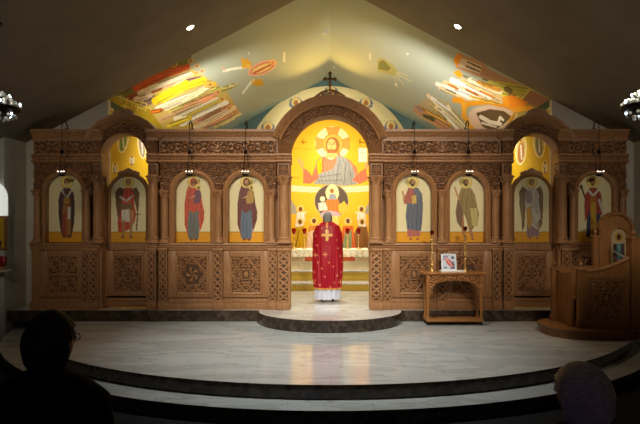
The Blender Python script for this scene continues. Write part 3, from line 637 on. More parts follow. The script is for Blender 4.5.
    part(MB().box(fx(s, 101.6), fx(s, 103.6), .12, .26, FZ, Z(163)), 'door_jamb', smooth=False); part(MB().box(fx(s, 146.4), fx(s, 148), .12, .26, FZ, Z(163)), 'door_jamb', smooth=False)
    # --- paired bay
    cornice(fx(s, 158), fx(s, 277.5)); frieze(fx(s, 160.5), fx(s, 276), Z(154.3), Z(141)); architrave(fx(s, 159), fx(s, 277))
    part(MB().box(fx(s, 159), fx(s, 278), .02, .24, Z(163.5), zt), 'entablature_board', smooth=False)
    part(MB().box(fx(s, 158), fx(s, 290), .14, .24, Z(250), Z(163.5)), 'back_board', smooth=False)
    c1, c2 = fx(s, 192.5), fx(s, 246)
    spandrel(fx(s, 160.5), fx(s, 276), Z(191), [(c1, Z(192), 22.5/PS), (c2, Z(192), 22.5/PS)], .14)
    for c in (c1, c2): icon_arch(c, 23/PS, 17.8/PS)
    for c in (165, 218.5, 271): column(fx(s, c, -.01), -.01, .064, Z(243), 0, Z(197), Z(190.5), .18)
    ledge(fx(s, 158), fx(s, 290.5))
    dado(fx(s, 168.5), fx(s, 213), 'heart', fx(s, 177.5), fx(s, 207.5)); dado(fx(s, 223.5), fx(s, 269), 'plain', fx(s, 231), fx(s, 261))
    pilaster(fx(s, 148.5), fx(s, 157), -.07); pilaster(fx(s, 159.5), fx(s, 168)); pilaster(fx(s, 213.5), fx(s, 223)); pilaster(fx(s, 268.7), fx(s, 277)); pilaster(fx(s, 278), fx(s, 290), -.08)
    # --- gate pier
    part(MB().box(fx(s, 278), fx(s, 290.2), .0, .26, FZ, Z(163.5)), 'jamb', smooth=False)
    part(MB().box(fx(s, 277), fx(s, 290.2), -.04, .26, Z(163.5), Z(140.5)), 'pier_block', smooth=False)
    a0, a1 = sorted((fx(s, 278, -.05), fx(s, 289, -.05)))
    part(relief(a0, a1, Z(154), Z(140), -.044, panel('plain'), .035, 28, 36, (-1, 1, -1, 1)), 'pier_carving')
    architrave(fx(s, 276.7, -.05), fx(s, 291, -.05), -.05); rosette_block(fx(s, 277.3, -.07), fx(s, 289.8, -.07), Z(175.5), Z(163.8), -.07)
    column(fx(s, 284, -.05), -.04, .088, Z(243), 0, Z(184), Z(176), .215)
    ledge(fx(s, 277, -.05), fx(s, 291, -.05), -.10)
# --- great arch over the gates
cz = Z(156.8); R1 = 39.7/PS; R0 = 60.3/PS
part(MB().arc(0, cz, [(50/PS, -.03), (51.5/PS, -.07), (53/PS, -.055), (55/PS, -.09), (58/PS, -.13), (R0, -.14), (R0, .26), (50/PS, .26)], .33, PI-.33, 72), 'arch_moulding')
part(MB().arc(0, cz, [(R1, -.04), (41/PS, -.07), (41.6/PS, -.04), (41.8/PS, -.01), (50.1/PS, -.01), (50.1/PS, .26), (R1, .26)], 0, PI, 72), 'arch_intrados')
part(relief_arc(0, cz, 41.8/PS, 49.8/PS, -.014, .045, .04, PI-.04, 380, 26), 'arch_carving')
# pierced crest and cross
cr = MB()
zc_ = cz+R0-.02
for sx in (-1, 1):
    for cx, zz, r in ((.07, .05, .05), (.155, .03, .045), (.235, .0, .035), (.11, .0, .04)):
        t = [(sx*cx+r*k*math.cos(a), -.06, zc_+zz+r*k*math.sin(a)) for a, k in [(i*.5, 1-i*.045) for i in range(18)]]
        cr.tube(t, .013, 6)
    cr.tube([(sx*x, -.06, zc_+z) for x, z in ((.30, -.06), (.28, -.01), (.22, .04), (.14, .09), (.07, .115), (0, .13))], .016, 6)
part(cr, 'crest')
zb2 = Z(90.5)
part(MB().box(-.02, .02, -.08, -.04, zb2-.12, Z(75.5), .006).box(-.085, .085, -.08, -.04, Z(81), Z(79), .006)
     .ball((0, -.06, Z(74.3)), (.034, .022, .034), 10).ball((-.09, -.06, Z(80)), (.034, .022, .034), 10).ball((.09, -.06, Z(80)), (.034, .022, .034), 10).ball((0, -.06, Z(85.5)), (.034, .022, .03), 10), 'cross')

# ------------------------------------------------------------------ icons
def icon_art(kind, cx):
    A = Art((232, 220, 172)); top, base = 175, 243
    A.rect(cx-25, 232, cx+25, 250, (222, 158, 26)); A.line([(cx-20, 232), (cx+20, 232)], .6, (150, 100, 20))
    HAL, FACE, HAIR = (236, 214, 110), (196, 142, 94), (104, 66, 42)
    def head(x, y, r=5.2, hair=HAIR, beard=None, hr=3.1):
        A.ell(x, y, r, r, HAL).ring(x, y, r, r, (196, 150, 60), .5).ell(x, y-.2, hr*.9, hr*1.1, hair).ell(x+.1, y+.3, hr*.66, hr*.9, FACE)
        if beard: A.ell(x, y+2.6, hr*.5, 1.3, beard)
        A.line([(x-1, y), (x-.4, y)], .4, (50, 30, 20)).line([(x+.5, y), (x+1.1, y)], .4, (50, 30, 20))
    def body(L, c): A.cloth([(cx+x, y) for x, y in L], c)
    def folds(L, c, w=.6):
        for a, b, d, e in L: A.line([(cx+a, b), (cx+d, e)], w, c)
    def feet(x1=-2.5, x2=2.5, y=236, c=(120, 60, 30)): A.ell(cx+x1, y, 1.6, 1.2, c).ell(cx+x2, y, 1.6, 1.2, c)
    if kind == 'bishop_dark':
        body([(-3, 188), (3, 188), (7, 193), (8, 205), (7.5, 222), (5.5, 233), (4, 238), (-4, 238), (-6, 232), (-8, 218), (-8.5, 200), (-6.5, 192)], (92, 64, 62))
        body([(-4, 205), (4, 205), (4, 238), (-4.5, 238)], (166, 116, 60)); body([(-4, 214), (-.5, 212), (-.5, 237), (-4.5, 237)], (160, 74, 50)); body([(1, 207), (4, 207), (3.4, 219), (1, 219)], (222, 214, 204))
        A.line([(cx-5, 190), (cx, 198), (cx+5, 190)], 2, (206, 196, 180)); A.line([(cx-2.5, 193), (cx-1, 197)], .8, (40, 30, 40)); body([(-3, 198), (3, 198), (3, 204), (-3, 204)], (190, 140, 50)); feet(); head(cx, 182, 6, beard=(200, 190, 176))
        folds([(-6, 196, -6.5, 228), (6, 196, 6, 226), (-7, 200, -7, 220)], (64, 42, 44))
    elif kind == 'angel_red':
        body([(-4, 189), (-9, 187), (-13, 192), (-12.5, 205), (-10, 222), (-8, 230), (-6, 215), (-4, 200)], (104, 78, 40)); body([(4, 189), (8, 187), (11, 193), (10.5, 206), (9, 214), (6, 200)], (104, 78, 40))
        body([(-4, 188), (4, 188), (6, 196), (6, 206), (8, 214), (6, 222), (3, 228), (-5, 232), (-10, 232), (-11, 222), (-7, 208), (-6, 196)], (196, 76, 46))
        body([(-8, 205), (3, 203), (5, 209), (-6, 211)], (120, 96, 50)); body([(-7, 210), (1, 209), (1.5, 222), (-7, 222)], (216, 208, 192)); body([(1, 210), (6, 211), (5, 222), (1, 223)], (190, 130, 80))
        A.line([(cx-8, 197), (cx-2, 201), (cx+4, 196)], 2, (200, 196, 186)); A.line([(cx+9.5, 209), (cx+8, 230)], 1.3, (120, 84, 44)); A.line([(cx+6, 215), (cx+12, 214)], .9, (120, 84, 44))
        for x in (-4.5, 3): A.line([(cx+x, 221), (cx+x-.6, 231), (cx+x-1, 236)], 2.4, (176, 130, 84))
        feet(-5.5, 3, 237, (150, 90, 60)); folds([(-1, 190, -3, 206), (3, 190, 4, 206), (-9, 214, -9, 230), (-11, 194, -10, 214), (9, 194, 9, 208)], (140, 50, 34)); head(cx, 182.5, 5.6)
    elif kind in ('madonna_red', 'madonna_maroon'):
        r = kind == 'madonna_red'; m1 = (196, 78, 50) if r else (112, 56, 50); sk = (112, 112, 108) if r else (100, 114, 132); ch = (112, 70, 84) if r else (176, 138, 62)
        body([(-5, 205), (5.5, 205), (6, 225), (4.5, 239), (-5.5, 239), (-7, 225)], sk)
        body([(-3.5, 180), (2.5, 180), (3.5, 186), (7, 192), (8.5, 204), (10.5, 212), (10, 220), (6, 232), (5, 220), (4.5, 210), (-1, 213), (-5, 210), (-6.5, 222), (-6, 236), (-9.5, 224), (-9.5, 204), (-7.5, 191)], m1)
        A.ell(cx-.5, 182, 5.8, 5.8, HAL).ring(cx-.5, 182, 5.8, 5.8, (196, 150, 60), .5).ell(cx-.5, 182.2, 3.6, 4.4, m1).ell(cx-.1, 182.8, 2.3, 3.1, FACE)
        body([(1, 191), (6, 190), (7.5, 196), (6, 203), (0, 204), (-1, 200)], ch); A.ell(cx+4.6, 187.5, 2.6, 2.6, HAL).ell(cx+4.5, 187.8, 1.5, 1.8, (140, 92, 56)); A.line([(cx-4, 198), (cx+1, 196)], 1.3, FACE)
        folds([(-3, 212, -3.4, 238), (0, 214, 0, 238), (3, 212, 3, 238)], tuple(int(v*.75) for v in sk)); folds([(-8, 200, -8, 224), (-5, 192, -6, 208), (7, 205, 8, 222), (-3, 188, -4, 204)], tuple(int(v*.75) for v in m1)); feet(-2.5, 2, 239.5)
    elif kind == 'christ_blue':
        body([(-6, 226), (7, 226), (7, 236), (-6, 237)], (178, 104, 92)); body([(-5, 188), (4, 188), (6, 196), (2, 206), (-5, 204), (-9, 204), (-10.5, 198), (-7, 194)], (172, 88, 72))
        body([(0, 187), (5, 188), (9, 194), (10, 206), (9, 222), (8, 231), (-6, 229), (-7.5, 216), (-6, 203), (-1, 203), (2, 197)], (98, 104, 116))
        body([(-1.5, 196), (3, 195), (3.4, 203), (-1, 204)], (206, 170, 80)); A.line([(cx-9, 199), (cx-10.5, 191.5)], 1.8, FACE)
        folds([(-5, 206, -5, 228), (-1, 206, -1, 229), (4, 200, 4, 230), (7, 196, 7.6, 228)], (70, 76, 90)); feet(-2.5, 4.5, 239, (160, 100, 70)); head(cx-.5, 182.5, 5.8, beard=(80, 50, 30))
    elif kind == 'forerunner':
        A.line([(cx-4, 212), (cx-3, 230), (cx-1, 238)], 2.8, (170, 112, 66)); A.line([(cx+2, 220), (cx+6, 236)], 3, (170, 118, 78))
        body([(-5, 188), (5, 188), (9, 195), (11, 206), (13, 214), (12, 222), (6, 230), (2, 224), (-2, 214), (-6, 218), (-10, 210), (-8, 198)], (150, 126, 70)); body([(-8, 198), (-3, 212), (-5, 228), (-9, 222), (-10.5, 212)], (120, 90, 60))
        body([(4, 208), (11, 208), (12, 226), (6, 226)], (196, 182, 110)); A.line([(cx-7, 199), (cx-9, 194), (cx-11.5, 187)], 1.7, FACE); folds([(-3, 192, -5, 210), (1, 196, 0, 214), (5, 192, 7, 210), (-6, 200, -8, 214)], (112, 92, 46)); feet(-.5, 6.5, 239, (160, 100, 70)); head(cx, 182.5, 5.8, beard=(90, 60, 34))
    elif kind == 'angel_white':
        body([(-4, 190), (-9, 186), (-12.5, 192), (-12, 206), (-10, 220), (-9.5, 232), (-7, 226), (-6, 205)], (122, 96, 56)); body([(4, 189), (9, 186), (11.5, 193), (11.5, 208), (10.5, 224), (8, 230), (6, 205)], (122, 96, 56))
        body([(-5, 216), (7, 220), (8, 236), (-5, 237)], (150, 124, 126)); body([(-4, 188), (4, 188), (7, 194), (8, 208), (9, 218), (5, 224), (7, 230), (0, 226), (-5, 215), (-7, 200)], (196, 188, 172)); body([(-7, 192), (-1, 190), (0, 203), (-6, 203)], (150, 130, 130)); body([(-5, 208), (-1, 206), (1, 222), (-2, 230), (-5, 224)], (190, 146, 60))
        folds([(0, 192, 1, 212), (4, 192, 5, 214), (-2, 206, 4, 226), (-10, 194, -9, 222), (9.5, 194, 9, 222)], (140, 126, 104)); feet(-1.5, 5.5, 238, (170, 110, 80)); head(cx, 182.5, 5.6)
    elif kind == 'bishop_red':
        A.line([(cx-12, 186), (cx-6, 204)], 1.6, (70, 50, 40)); A.ell(cx-12, 187, 1.6, 2.2, (80, 56, 40))
        body([(-6, 210), (7, 208), (8, 236), (-7, 237)], (62, 66, 100)); body([(-4, 188), (4, 188), (8, 194), (9, 206), (9, 216), (3, 212), (-4, 212), (-8, 222), (-9, 206), (-8, 195)], (160, 66, 52)); body([(-2.5, 200), (3, 200), (3, 236), (-3, 236)], (196, 158, 54))
        A.line([(cx-5, 190), (cx, 196), (cx+5, 190)], 2.4, (216, 208, 192)); A.line([(cx+6, 200), (cx+10, 213)], 2.4, (206, 200, 186)); body([(-3, 196), (3, 196), (3, 202), (-3, 202)], (176, 110, 40)); feet(-3, 4, 237); head(cx-.5, 182, 5.8, (120, 96, 60), (110, 84, 56)); A.rect(cx-3, 176.5, cx+2.4, 179.5, (150, 120, 60))
    elif kind == 'throne':
        pass
    return A
def icon_panel(name, kind, xc, y, r, zs, zb_, cxp, parent=None, label=None, n=(92, 170)):
    """arched painted board; figure art is drawn about cxp in mural units"""
    X, T = np.meshgrid(np.linspace(-r, r, n[0]), np.linspace(0, 1, n[1]), indexing='ij')
    topz = zs+np.sqrt(np.maximum(r*r-X*X, 0)); P = np.stack([xc+X, np.full(X.shape, y), zb_+(topz-zb_)*T], -1)
    U = cxp+X*PS*(D0/(D0+y)); V = 225-(P[..., 2]-ZC)*PS*(D0/(D0+y))
    mb = MB().grid(P); cols = icon_art(kind, cxp).eval(U.ravel(), V.ravel()); n0 = len(mb.v)
    mb.prism([(xc-r, zb_)]+arcpts(xc, zs, r, PI, 0, 30)+[(xc+r, zb_)], y+.0015, y+.03)
    cols = np.vstack([cols, np.tile(lin((120, 80, 50)), (len(mb.v)-n0, 1))])
    return mb.build(name, M['icon_paint'], parent, cols=cols)
for px, kind, lab in ((66, 'bishop_dark', 'arched icon of a bearded saint in a dark brown cloak with white collar'),
                      (193, 'madonna_red', 'arched icon of a woman in a red cloak over grey skirt holding a child'),
                      (246, 'madonna_maroon', 'arched icon of a woman in a maroon cloak holding a golden child'),
                      (413.7, 'christ_blue', 'arched icon of a bearded man in a slate blue cloak holding a gold book'),
                      (467.3, 'forerunner', 'arched icon of a bearded man in an olive robe holding a scroll'),
                      (595, 'bishop_red', 'arched icon of a bishop in red with white stole')):
    fr = {66: 64, 193: 192.5, 246: 246, 413.7: 414, 467.3: 467.5, 595: 596}[px]
    o = icon_panel('icon', kind, PX(fr), .105, 18.2/PS-.002, Z(192), Z(242.4), fr*1.0)
    tag(o, lab, 'icon', 'icons set in the screen')
doors = [o for o in ICO.children if o.name.startswith('side_door')]
for d, k, fr, lab in ((doors[0], 'angel_red', 125, 'winged angel in a red cloak with sword'), (doors[1], 'angel_white', 535, 'winged angel in white robes')):
    o = icon_panel('door_icon', k, PX(fr), .165, 17.6/PS, Z(193.5), Z(242.4), fr, parent=d); o['label'] = lab

# ------------------------------------------------------------------ people
def skin_mesh(verts, edges, radii, sub=2):
    me = bpy.data.meshes.new('tmp'); me.from_pydata(verts, edges, []); ob = bpy.data.objects.new('tmp', me); C.objects.link(ob)
    md = ob.modifiers.new('s', 'SKIN'); me.skin_vertices[0].data[0].use_root = True
    for i, r in enumerate(radii): me.skin_vertices[0].data[i].radius = r if isinstance(r, tuple) else (r, r)
    md.use_smooth_shade = True; sb = ob.modifiers.new('u', 'SUBSURF'); sb.levels = sub
    bpy.context.view_layer.update(); dg = bpy.context.evaluated_depsgraph_get(); ev = ob.evaluated_get(dg); m = ev.to_mesh()
    V = [v.co[:] for v in m.vertices]; Fc = [list(p.vertices) for p in m.polygons]; ev.to_mesh_clear()
    bpy.data.objects.remove(ob); bpy.data.meshes.remove(me); return V, Fc
def head_mesh(c, face, hh=.235):
    """sculpted head centred at c, looking along angle face; returns verts, faces, colours"""
    nu, nv = 48, 40; ex = .0; V = []; col = []
    for i in range(nu):
        a = 2*PI*i/nu
        for j in range(nv+1):
            f = -PI/2+PI*j/nv; x, y, z = math.cos(f)*math.sin(a), math.cos(f)*math.cos(a), math.sin(f)   # y is forward
            w_ = .075*(1-.22*max(0, -z)**1.2); d_ = .095; px, py, pz = x*w_, y*d_-(.01 if y < 0 else 0), z*hh/2
            if y > 0:
                g = math.exp(-(x/.16)**2)
                py += .022*g*math.exp(-((z+.12)/.13)**2)+.008*g*math.exp(-((z-.05)/.2)**2)        # nose
                py -= .008*math.exp(-((abs(x)-.36)/.16)**2)*math.exp(-((z-.04)/.1)**2)             # sockets
                py += .006*math.exp(-(x/.25)**2)*math.exp(-((z+.42)/.06)**2)                        # lips
                py += .01*math.exp(-(x/.3)**2)*math.exp(-((z+.8)/.16)**2)                           # chin
            V.append((px, py, pz)); cc = (206, 154, 124)
            if y > .3 and abs(z+.42) < .05 and abs(x) < .27: cc = (170, 90, 84)
            if y > .3 and abs(z-.04) < .05 and .22 < abs(x) < .5: cc = (236, 232, 226) if abs(abs(x)-.36) > .06 else (50, 36, 28)
            if y > .3 and abs(z-.2) < .03 and .18 < abs(x) < .55: cc = (80, 64, 54)
            col.append(cc)
    Fc = [(i*(nv+1)+j, ((i+1) % nu)*(nv+1)+j, ((i+1) % nu)*(nv+1)+j+1, i*(nv+1)+j+1) for i in range(nu) for j in range(nv)]
    mb = MB(); mb.add(V, Fc)
    for s in (-1, 1): mb.ball((s*.078, -.005, -.005), (.012, .02, .032), 12)
    col += [(200, 146, 116)]*(len(mb.v)-len(col))
    ca, sa = math.cos(face), math.sin(face)
    R = [(c[0]+x*ca-y*sa, c[1]+x*sa+y*ca, c[2]+z) for x, y, z in mb.v]
    return R, mb.f, col
def hand(mb, wrist, dirv, side, curl=.5):
    """palm, four unequal fingers and a thumb leaving its side"""
    d = Vector(dirv).normalized(); s = Vector(side).normalized(); n = d.cross(s).normalized(); w_ = Vector(wrist)
    mb.tube([w_-d*.03, w_+d*.01, w_+d*.045, w_+d*.085], [.024, .027, .034, .03], 10)
    for k, (o, L) in enumerate(((-.026, .062), (-.009, .074), (.009, .07), (.025, .055))):
        p = w_+d*.078+s*o; q = p+(d*math.cos(curl*.6)+n*math.sin(curl*.6))*L*.45; r = q+(d*math.cos(curl*1.6)+n*math.sin(curl*1.6))*L*.32; t = r+(d*math.cos(curl*2.4)+n*math.sin(curl*2.4))*L*.25
        mb.tube([p, q, r, t], [.0095, .009, .008, .006], 8)
    p = w_+d*.02-s*.026; mb.tube([p, p+(d*.6-s*.8)*.035+n*.008, p+(d*.85-s*.6)*.062+n*.02], [.012, .0105, .008], 8)
def person(label, loc, H, face, hands, sitting=False):
    """standing body 7.5 heads tall; returns the empty, joint dictionary"""
    t = thing('person', label, 'person', loc)
    L = Vector(loc); ca, sa = math.cos(face), math.sin(face)
    def P(x, y, z): return (L.x+x*ca-y*sa, L.y+x*sa+y*ca, L.z+z*H)
    V = []; E = []; R = []
    def a(p, r, k=None):
        V.append(p); R.append(r)
        if k is not None: E.append((k, len(V)-1))
        return len(V)-1
    pel = a(P(0, 0, .52), (.15, .11)); b = a(P(0, 0, .60), (.145, .10), pel); c = a(P(0, .01, .70), (.165, .11), b); d = a(P(0, 0, .79), (.15, .095), c); nk = a(P(0, 0, .845), (.055, .055), d); nk2 = a(P(0, .01, .88), (.05, .05), nk)
    for s in (-1, 1):
        h = a(P(s*.09, 0, .49), .095, pel); k = a(P(s*.10, .01, .275), .06, h); kk = a(P(s*.10, -.01, .2), .058, k); an = a(P(s*.10, -.01, .045), .036, kk); a(P(s*.11, .13, .02), (.038, .025), an)
        sh = a(P(s*.185, 0, .80), .06, d); el = a(P(*hands['elbow'](s)), .043, sh); a(P(*hands['wrist'](s)), .027, el)
    v, f = skin_mesh(V, E, R)
    mb = MB(); mb.add(v, f); nb = len(mb.v)
    for s in (-1, 1):
        w0 = Vector(P(*hands['wrist'](s))); e0 = Vector(P(*hands['elbow'](s))); hand(mb, w0, w0-e0, (ca*-s, sa*-s, .1), .5)
    n1 = len(mb.v); hc = P(0, .02, .932)
    hv, hf, hcol = head_mesh(hc, face, H*.132); mb.add(hv, hf)
    cols = np.vstack([np.tile(lin((200, 150, 120)), (n1, 1)), lin(hcol)])
    return t, mb.build('body', M['person'], t, smooth='full', cols=cols), P, hc
def hair(parent, hc, face, H, color, vol=1.0, length=.0, name='hair'):
    nu, nv = 56, 40; V = []; hh = H*.132/2
    for i in range(nu):
        a = 2*PI*i/nu
        for j in range(nv+1):
            t = j/nv; fr = math.cos(a)           # forward = +1
            fmin = (.42 if fr > .35 else (-.12 if fr > -.1 else -.62-length)) 
            if .1 > fr > -.1 or .35 >= fr > .1: fmin = .1
            f = PI/2-(PI/2-fmin)*t
            k = 1+.022*math.sin(a*23+j*.45)+.018*math.sin(a*37-j*.3)+.02*math.sin(a*3+j*.2)*math.sin(j*.23)
            r = vol*k; x = math.cos(f)*math.sin(a)*.086*r; y = (math.cos(f)*math.cos(a)*.106-.006)*r; z = math.sin(f)*(hh+.016)*(1+.6*(vol-1))
            if j == nv: x *= .9; y *= .9
            V.append((x, y, z))
    ca, sa = math.cos(face), math.sin(face)
    V = [(hc[0]+x*ca-y*sa, hc[1]+x*sa+y*ca, hc[2]+z) for x, y, z in V]
    mb = MB(); mb.add(V, [(i*(nv+1)+j, ((i+1) % nu)*(nv+1)+j, ((i+1) % nu)*(nv+1)+j+1, i*(nv+1)+j+1) for i in range(nu) for j in range(nv)])
    return mb.build(name, color, parent, smooth='full')
M['alb'] = mat('alb_linen', (206, 212, 234), .8)
# --- priest before the gates, seen from behind
PY = 1.07; PSx = F/(D0+PY)
hnd = {'elbow': lambda s: (s*.25, .06, .62), 'wrist': lambda s: (s*.10, .26, .68)}
pr, body, Pp, hc = person('person in a crimson and gold vestment standing in the open gates, back turned', (PX(327.6, PY), PY, FZ), 1.78, 0, hnd)
M['grey_hair'] = noisy('grey_hair', (92, 92, 92), (140, 138, 134), (1, 1, 4), 40, .7)
hair(pr, hc, 0, 1.78, M['grey_hair'], 1.12)
RB = Art((158, 6, 34))
for x, y in ((316, 236), (337, 240), (313, 250), (324, 254), (340, 256), (318, 262), (333, 266), (314, 272), (325, 276), (341, 272), (320, 284), (334, 282), (311, 262), (342, 262), (322, 268), (329, 262), (338, 248), (317, 245), (315, 280), (330, 286), (337, 275)):
    RB.line([(x-.9, y), (x+.9, y)], .7, (206, 134, 96)).line([(x, y-.9), (x, y+.9)], .7, (206, 134, 96))
for x, y in ((325.5, 254), (340.5, 281.5), (313, 283), (315.5, 255)): RB.line([(x-2, y), (x+2, y)], 1.0, (206, 140, 96)).line([(x, y-2), (x, y+2)], 1.0, (206, 140, 96))
RB.line([(322.8, 235), (331.4, 235)], 2.9, (222, 176, 104)).line([(327, 230.6), (327, 239.4)], 2.9, (222, 176, 104)); RB.line([(327, 222), (327, 227)], 2, (222, 150, 60))
for a_, b_ in (((322, 228), (322, 228.1)),): RB.line([a_, b_], 1, (222, 160, 90))
RB.rect(300, 287, 350, 290, (206, 150, 60))
for k in range(5): RB.line([(313.5+k*1.2, 224.5+(.2*k)), (314.5+k*1.2, 224)], .7, (226, 190, 150))
nu, nv = 220, 170; A_, T_ = np.meshgrid(np.linspace(0, 2*PI, nu, endpoint=False), np.linspace(0, 1, nv), indexing='ij')
lv = [0, .03, .08, .16, .30, .50, .78, 1.0]
zz = np.interp(T_, lv, [1.60, 1.585, 1.51, 1.37, 1.13, .88, .55, .25]); rx = np.interp(T_, lv, [.07, .12, .235, .292, .308, .308, .30, .27]); ry = np.interp(T_, lv, [.07, .09, .13, .17, .20, .215, .225, .225]); cy = np.interp(T_, lv, [0, 0, .01, .03, .06, .06, .05, .03])
fold = 1+sm(T_, .12, .9)*(.045*np.sin(A_*13+.6*np.sin(T_*5))+.03*np.sin(A_*22+1))
px_ = pr.location.x; P = np.stack([px_+rx*np.cos(A_)*fold, PY+cy+ry*np.sin(A_)*fold, FZ+zz], -1).reshape(-1, 3)
mb = MB().grid(P.reshape(nu, nv, 3), wrap=True)
U = 327.6+(P[:, 0]-px_)*PSx; V = 225-(P[:, 2]-ZC)*PSx
mb.build('vestment', M['vestment'], pr, smooth='full', cols=RB.eval(U, V))
zz = np.interp(T_, [0, 1], [1.2, .04]); rx = np.interp(T_, [0, .6, 1], [.2, .25, .262])*(1+.03*np.sin(A_*17)); ry = np.interp(T_, [0, 1], [.15, .2])*(1+.05*np.sin(A_*13+1))
P = np.stack([px_+rx*np.cos(A_), PY+.03+ry*np.sin(A_), FZ+zz], -1); MB().grid(P, wrap=True).build('white_robe', M['alb'], pr, smooth='full')
for s in (-1, 1):
    MB().ball((px_+s*.10, PY-.06, FZ+.045), (.05, .1, .04), 14).ball((px_+s*.105, PY+.1, FZ+.035), (.05, .12, .034), 14).build('shoe', M['black'], pr, smooth='full')
    e = Vector(Pp(*hnd['elbow'](s))); w_ = Vector(Pp(*hnd['wrist'](s))); MB().tube([e, e.lerp(w_, .5), w_], [.06, .055, .045], 14).build('sleeve', M['white_cloth'], pr, smooth='full')
# --- two worshippers near the camera
hn2 = {'elbow': lambda s: (s*.24, .0, .63), 'wrist': lambda s: (s*.16, .2, .57)}
def worshipper(label, px, y, H, face, hm, vol, length, coat, gl=False):
    x = PX(px, y); t, b, Pq, hc = person(label, (x, y, NZ), H, face, hn2)
    hair(t, hc, face, H, hm, vol, length)
    V = [Pq(0, 0, .47), Pq(0, 0, .60), Pq(0, .01, .70), Pq(0, 0, .79), Pq(0, 0, .885)]; E = [(0, 1), (1, 2), (2, 3), (3, 4)]; R = [(.19, .145), (.18, .135), (.195, .14), (.175, .12), (.085, .085)]
    for s in (-1, 1):
        k = len(V); V += [Pq(s*.19, 0, .795), Pq(*hn2['elbow'](s)), tuple(Vector(Pq(*hn2['elbow'](s))).lerp(Vector(Pq(*hn2['wrist'](s))), .85))]; R += [.08, .066, .05]; E += [(3, k), (k, k+1), (k+1, k+2)]
    v, f = skin_mesh(V, E, R); MB().add(v, f).build('coat', coat, t, smooth='full')
    V = [Pq(0, 0, .53)]; E = []; R = [(.16, .13)]
    for s in (-1, 1):
        k = len(V); V += [Pq(s*.09, 0, .49), Pq(s*.10, .01, .275), Pq(s*.10, -.01, .05)]; R += [.11, .085, .07]; E += [(0, k), (k, k+1), (k+1, k+2)]
        q = Pq(s*.105, .05, .018); sm_ = MB().ball((0, 0, 0), (.052, .14, .034), 14); ca, sa = math.cos(face), math.sin(face)
        sm_.v = [(q[0]+a*ca-b_*sa, q[1]+a*sa+b_*ca, max(q[2]+c, NZ)) for a, b_, c in sm_.v]; sm_.build('shoe', M['black'], t, smooth='full')
    v, f = skin_mesh(V, E, R); MB().add(v, f).build('trousers', coat, t, smooth='full')
    if gl:
        g = MB(); ca, sa = math.cos(face), math.sin(face)
        def Q(a, b_, c): return (hc[0]+a*ca-b_*sa, hc[1]+a*sa+b_*ca, hc[2]+c)
        for s in (-1, 1):
            g.tube([Q(s*.034+.02*math.cos(a), .106, .008+.015*math.sin(a)) for a in np.linspace(0, 2*PI, 20)[:-1]], .002, 6, closed=True)
            g.tube([Q(s*.055, .104, .012), Q(s*.082, .05, .01), Q(s*.084, -.03, .0)], .002, 6)
        g.build('glasses', M['iron'], t, smooth='full')
M['dark_hair'] = noisy('dark_hair', (34, 24, 20), (62, 46, 38), (1, 1, 4), 40, .75); M['white_hair'] = noisy('white_hair', (190, 184, 172), (232, 226, 212), (1, 1, 4), 40, .8)
worshipper('person with short dark hair and glasses in a dark coat, near the camera at left', 48, -7.7, 1.70, -.14, M['dark_hair'], 1.08, .3, M['navy'], True)
worshipper('person with white hair in a dark coat, near the camera at right', 585, -7.85, 1.53, .2, M['white_hair'], 1.14, .35, M['navy'])

# ------------------------------------------------------------------ altar table and lamps on it
AY = 3.95; AZ = .62; at_ = thing('altar_table', 'altar table under white and gold lace cloth seen through the open gates', 'altar', (0, AY, AZ))
TZ = 1.125; hw = 1.05
MB().box(-hw, hw, AY-.45, AY+.45, TZ-.03, TZ-.006, .004).build('table_top', M['wood'], at_)
MB().box(-hw+.06, hw-.06, AY-.40, AY+.40, AZ, TZ-.03).build('frontal', mat('frontal_cream', (236, 222, 180), .8), at_)
fb = MB().box(-.62, .62, AY-.41, AY-.402, AZ+.22, AZ+.33); fb.build('frontal_band', mat('orange_silk', (214, 90, 30), .5), at_)
for s in (-1, 1):
    sc = MB()
    for k in range(4):
        x = s*(.62+.09+k*.09); sc.tube([(x+.04*math.cos(a)*(1-a/9)*s, AY-.408, AZ+.25+.05*math.sin(a)*(1-a/9)) for a in np.linspace(0, 6.5, 20)], .008, 6)
    sc.build('gold_scrollwork', M['brass'], at_, smooth=True)
X_, T_ = np.meshgrid(np.linspace(0, 1, 300), np.linspace(0, 1, 6), indexing='ij')
def cloth_edge():
    mb = MB().box(-hw-.015, hw+.015, AY-.465, AY+.465, TZ-.006, TZ, .002)
    for sy in (-1, 1):
        P = np.stack([-hw-.02+X_*2*(hw+.02), AY+sy*(.468+.012*np.sin(X_*90)*T_), TZ-.17*T_*(1+.06*np.abs(np.sin(X_*50)))], -1); mb.grid(P)
    for sx in (-1, 1):
        P = np.stack([sx*(hw+.018+.012*np.sin(X_*50)*T_), AY-.465+X_*.93, TZ-.17*T_*(1+.06*np.abs(np.sin(X_*26)))], -1); mb.grid(P)
    return mb
tag(cloth_edge().build('altar_cloth', M['lace'], None, smooth=True), 'white and gold lace cloth draped over the altar table', 'cloth')
labs = ['red glass lamp on the altar, leftmost of four', 'red glass lamp on the altar, second from the left beside the priest', 'red glass lamp on the altar, just right of the priest', 'red glass lamp on the altar, rightmost of four']
first = None
